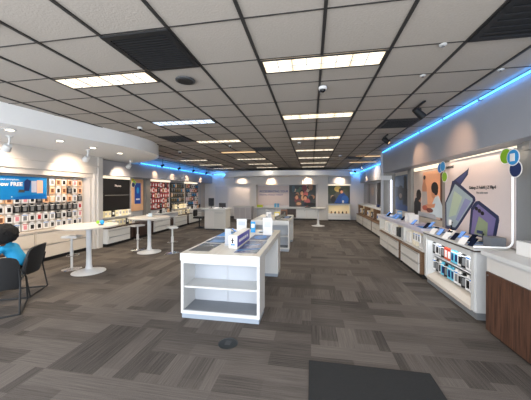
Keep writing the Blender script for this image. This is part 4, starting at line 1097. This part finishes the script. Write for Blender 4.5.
t = thing('camera_gimbal', (2.42,4.98,ZT), 'small black gimbal standing in front of the phone panel', 'gimbal')
for q in range(3):
    a = q*2*PI/3; MB().tube([(2.36,4.92,ZT+.06),(2.36+.05*math.cos(a),4.92+.05*math.sin(a),ZT+.006)],.006,BLACK,6).build('leg', t, True)
MB().cyl((2.36,4.92,ZT+.11),.013,.12,BLACK,12).build('handle', t, True)
MB().sphere((2.36,4.92,ZT+.19),.022,DGREY,2).build('motor_joint', t, True)
MB().box(2.33,2.345,4.88,4.95,ZT+.15,ZT+.24,CARD,.002).build('phone_body', t)

# counter beyond it with glass front and oak drawers
t = thing('display_counter', (2.24,6.7,0), 'long pale display counter along the right wall beyond the accessory cabinet', 'counter')
ya,yb = 5.18,8.30
LVT = mat((206,202,214),.3,noise=.02)
MB().box(1.99,2.5,ya,yb,.895,.93,LVT,.004).build('worktop', t)
MB().box(2.20,2.5,ya,yb,.53,.8949,mat((216,206,186),.5)).build('back_panel', t)
MB().box(2.02,2.5,ya,yb,.505,.5299,WHITE).build('lower_shelf', t)
dv = MB()
for yy in (ya,6.22,7.2,yb-.03): dv.box(2.03,2.1999,yy,yy+.03,.5301,.8949,WHITE)
dv.build('divider', t)
MB().box(2.02,2.04,ya,yb,.845,.8949,LVT).build('apron', t)
lamp('AREA','case_light',(2.12,6.7,.885),.9,(1,.88,.65),(0,0,0),.05,sy=3)
for k,(a,bb) in enumerate(((5.22,6.28),(6.40,8.05))):
    drawer_unit('drawer_cabinet',1.97,2.50,a,bb,.50,2,['oak framed white drawer bench beside the accessory cabinet','oak framed white drawer bench farther along the right counter'][k],m=WHITEP,topm=OAK,frame=OAK,side='R',group='oak benches under the right counter',cols=1 if k==0 else 2)
for k in range(8):
    yy = 5.40+.34*k
    kd = [CARD,mat((236,228,206),.5),CARD,LGREY,mat((40,44,48),.5),CARD,mat((206,214,220),.5),CARD][k]
    item_box('product_box',2.12,yy,.10,.20,.22+.03*(k%2),kd,f'product box under the right counter glass, {ORD[k]} from the near end','box',.5301,BLUE if k in (0,3) else None,0,'product boxes under the right counter')
ZS = .9305
for k,(xx,yy,m_) in enumerate(((2.20,5.45,CARD),(2.20,5.60,CARD))):
    pass
item_box('product_box',2.22,6.18,.14,.14,.18,CARD,'nearer white cube box on the right counter before the family poster','box',ZS,None,.2)
item_box('product_box',2.22,6.42,.16,.13,.20,CARD,'taller white cube box on the right counter before the family poster','box',ZS,None,.15)
matprint(2.05,2.40,5.30,5.62,ZS,'blue printed mat at the near end of the right counter',BLUE,[(CYAN,ell(.5,.5,.35)),(NAVY,ell(.5,.5,.15))])
matprint(2.05,2.40,5.70,6.00,ZS,'lilac printed mat beside the white cube boxes',mat((170,160,200),.3),[(PURP,[(.1,.3),(.4,.3),(.4,.7),(.1,.7)])])
matprint(2.05,2.42,7.1,7.9,ZS,'long blue printed mat at the far end of the right counter',BLUE,[(CYAN,ell(.4,.3,.2)),(CARD,[(.2,.6),(.8,.6),(.8,.65),(.2,.65)])])
for k,(xx,yy) in enumerate(((2.15,5.35),(2.3,5.52),(2.12,5.88),(2.2,6.75),(2.15,7.05),(2.2,7.4),(2.15,7.75),(2.22,8.05))):
    phone(f'phone on a stand on the long right counter, {ORD[k]} from the near end','phones on the long right counter',(xx,yy,ZS+.004),-PI/2+.45,38,[GLOSSB,BLUE,NAVY][k%3],k%3!=0)
for k,(xx,yy) in enumerate(((2.36,6.95),(2.38,7.6))):
    card(xx,yy,.12,.16,['pale blue card stand at the middle of the long right counter','pale blue card stand at the far part of the long right counter'][k],mat((120,170,220),.4),z=ZS,accent=CARD)
# white packs hung on the counter's near end
for k in range(3):
    pack('g',(2.0,5.26+.12*k,.84),PI,f'white leaflet pack hanging on the long counter edge, {ORD[k]} from the accessory cabinet','leaflets on the counter edge',.10,.17)

# ------------------------------------------------------------------ walnut counter
t = thing('walnut_counter', (2.3,2.3,0), 'dark walnut counter with thick white top at the right edge', 'counter')
MB().box(1.99,2.59,.8,3.40,.03,.70,WALNUT,.003).build('walnut_body', t)
MB().box(2.02,2.59,.8,3.38,.0,.0299,BLACK).build('kick_base', t)
MB().box(2.01,2.59,.8,3.42,.7001,.88,WHITEP,.003).build('white_fascia', t)
MB().box(1.97,2.59,.8,3.46,.8801,.93,WHITE,.006).build('worktop', t)
MB().cyl((1.985,3.36,.665),.010,.008,STEEL,14,axis='X').build('lock', t, True)
t = item_box('white_case',2.30,3.18,.16,.22,.15,CARD,'small white case on the walnut counter at the right edge','box',.9305,LGREY)

# warm washes at the back wall (lamps recessed in the canopy)
for k,xx in enumerate((-4.1,-2.3,-.2,1.6)):
    t = thing('spotlight', (xx,14.4,2.48), ['canopy spotlight over the pale grey back counter','canopy spotlight over the backlit text sign','canopy spotlight over the crowd poster','canopy spotlight over the back right poster'][k], 'spotlight','spotlights under the back canopy')
    MB().cyl((xx,14.85,2.465),.03,.03,WHITE,14).build('mount', t, True)
    MB().cyl((xx,14.85,2.42),.04,.06,WHITE,14,.05).build('lamp_head', t, True)
    l = lamp('SPOT','wash_spot',(xx,14.85,2.38), 45 , (1,.70,.46), size=.03, spot=110, blend=.9); aim(l, (xx,15.45,1.9))

# ------------------------------------------------------------------ world and render look
wd = bpy.data.worlds.new('World'); SC.world = wd; wd.use_nodes = True
bg = wd.node_tree.nodes['Background']; bg.inputs['Color'].default_value = (.86,.92,1,1); bg.inputs['Strength'].default_value = 7.0
pl = bpy.data.lights.new('daylight_portal','AREA'); pl.shape='RECTANGLE'; pl.size=9.9; pl.size_y=2.5; pl.cycles.is_portal = True
po = bpy.data.objects.new('daylight_portal', pl); C.objects.link(po); po.location=(-1.9,YF-.12,1.4); po.rotation_euler=(PI/2,0,PI)
po.rotation_euler=(PI/2,0,0)
SC.view_settings.view_transform = 'Standard'; SC.view_settings.look = 'None'; SC.view_settings.gamma = 1
SC.view_settings.use_curve_mapping = False; SC.view_settings.exposure = 0.38
try:
    SC.cycles.use_denoising = True; SC.cycles.max_bounces = 8; SC.cycles.diffuse_bounces = 5; SC.cycles.sample_clamp_indirect = 6
except Exception: pass
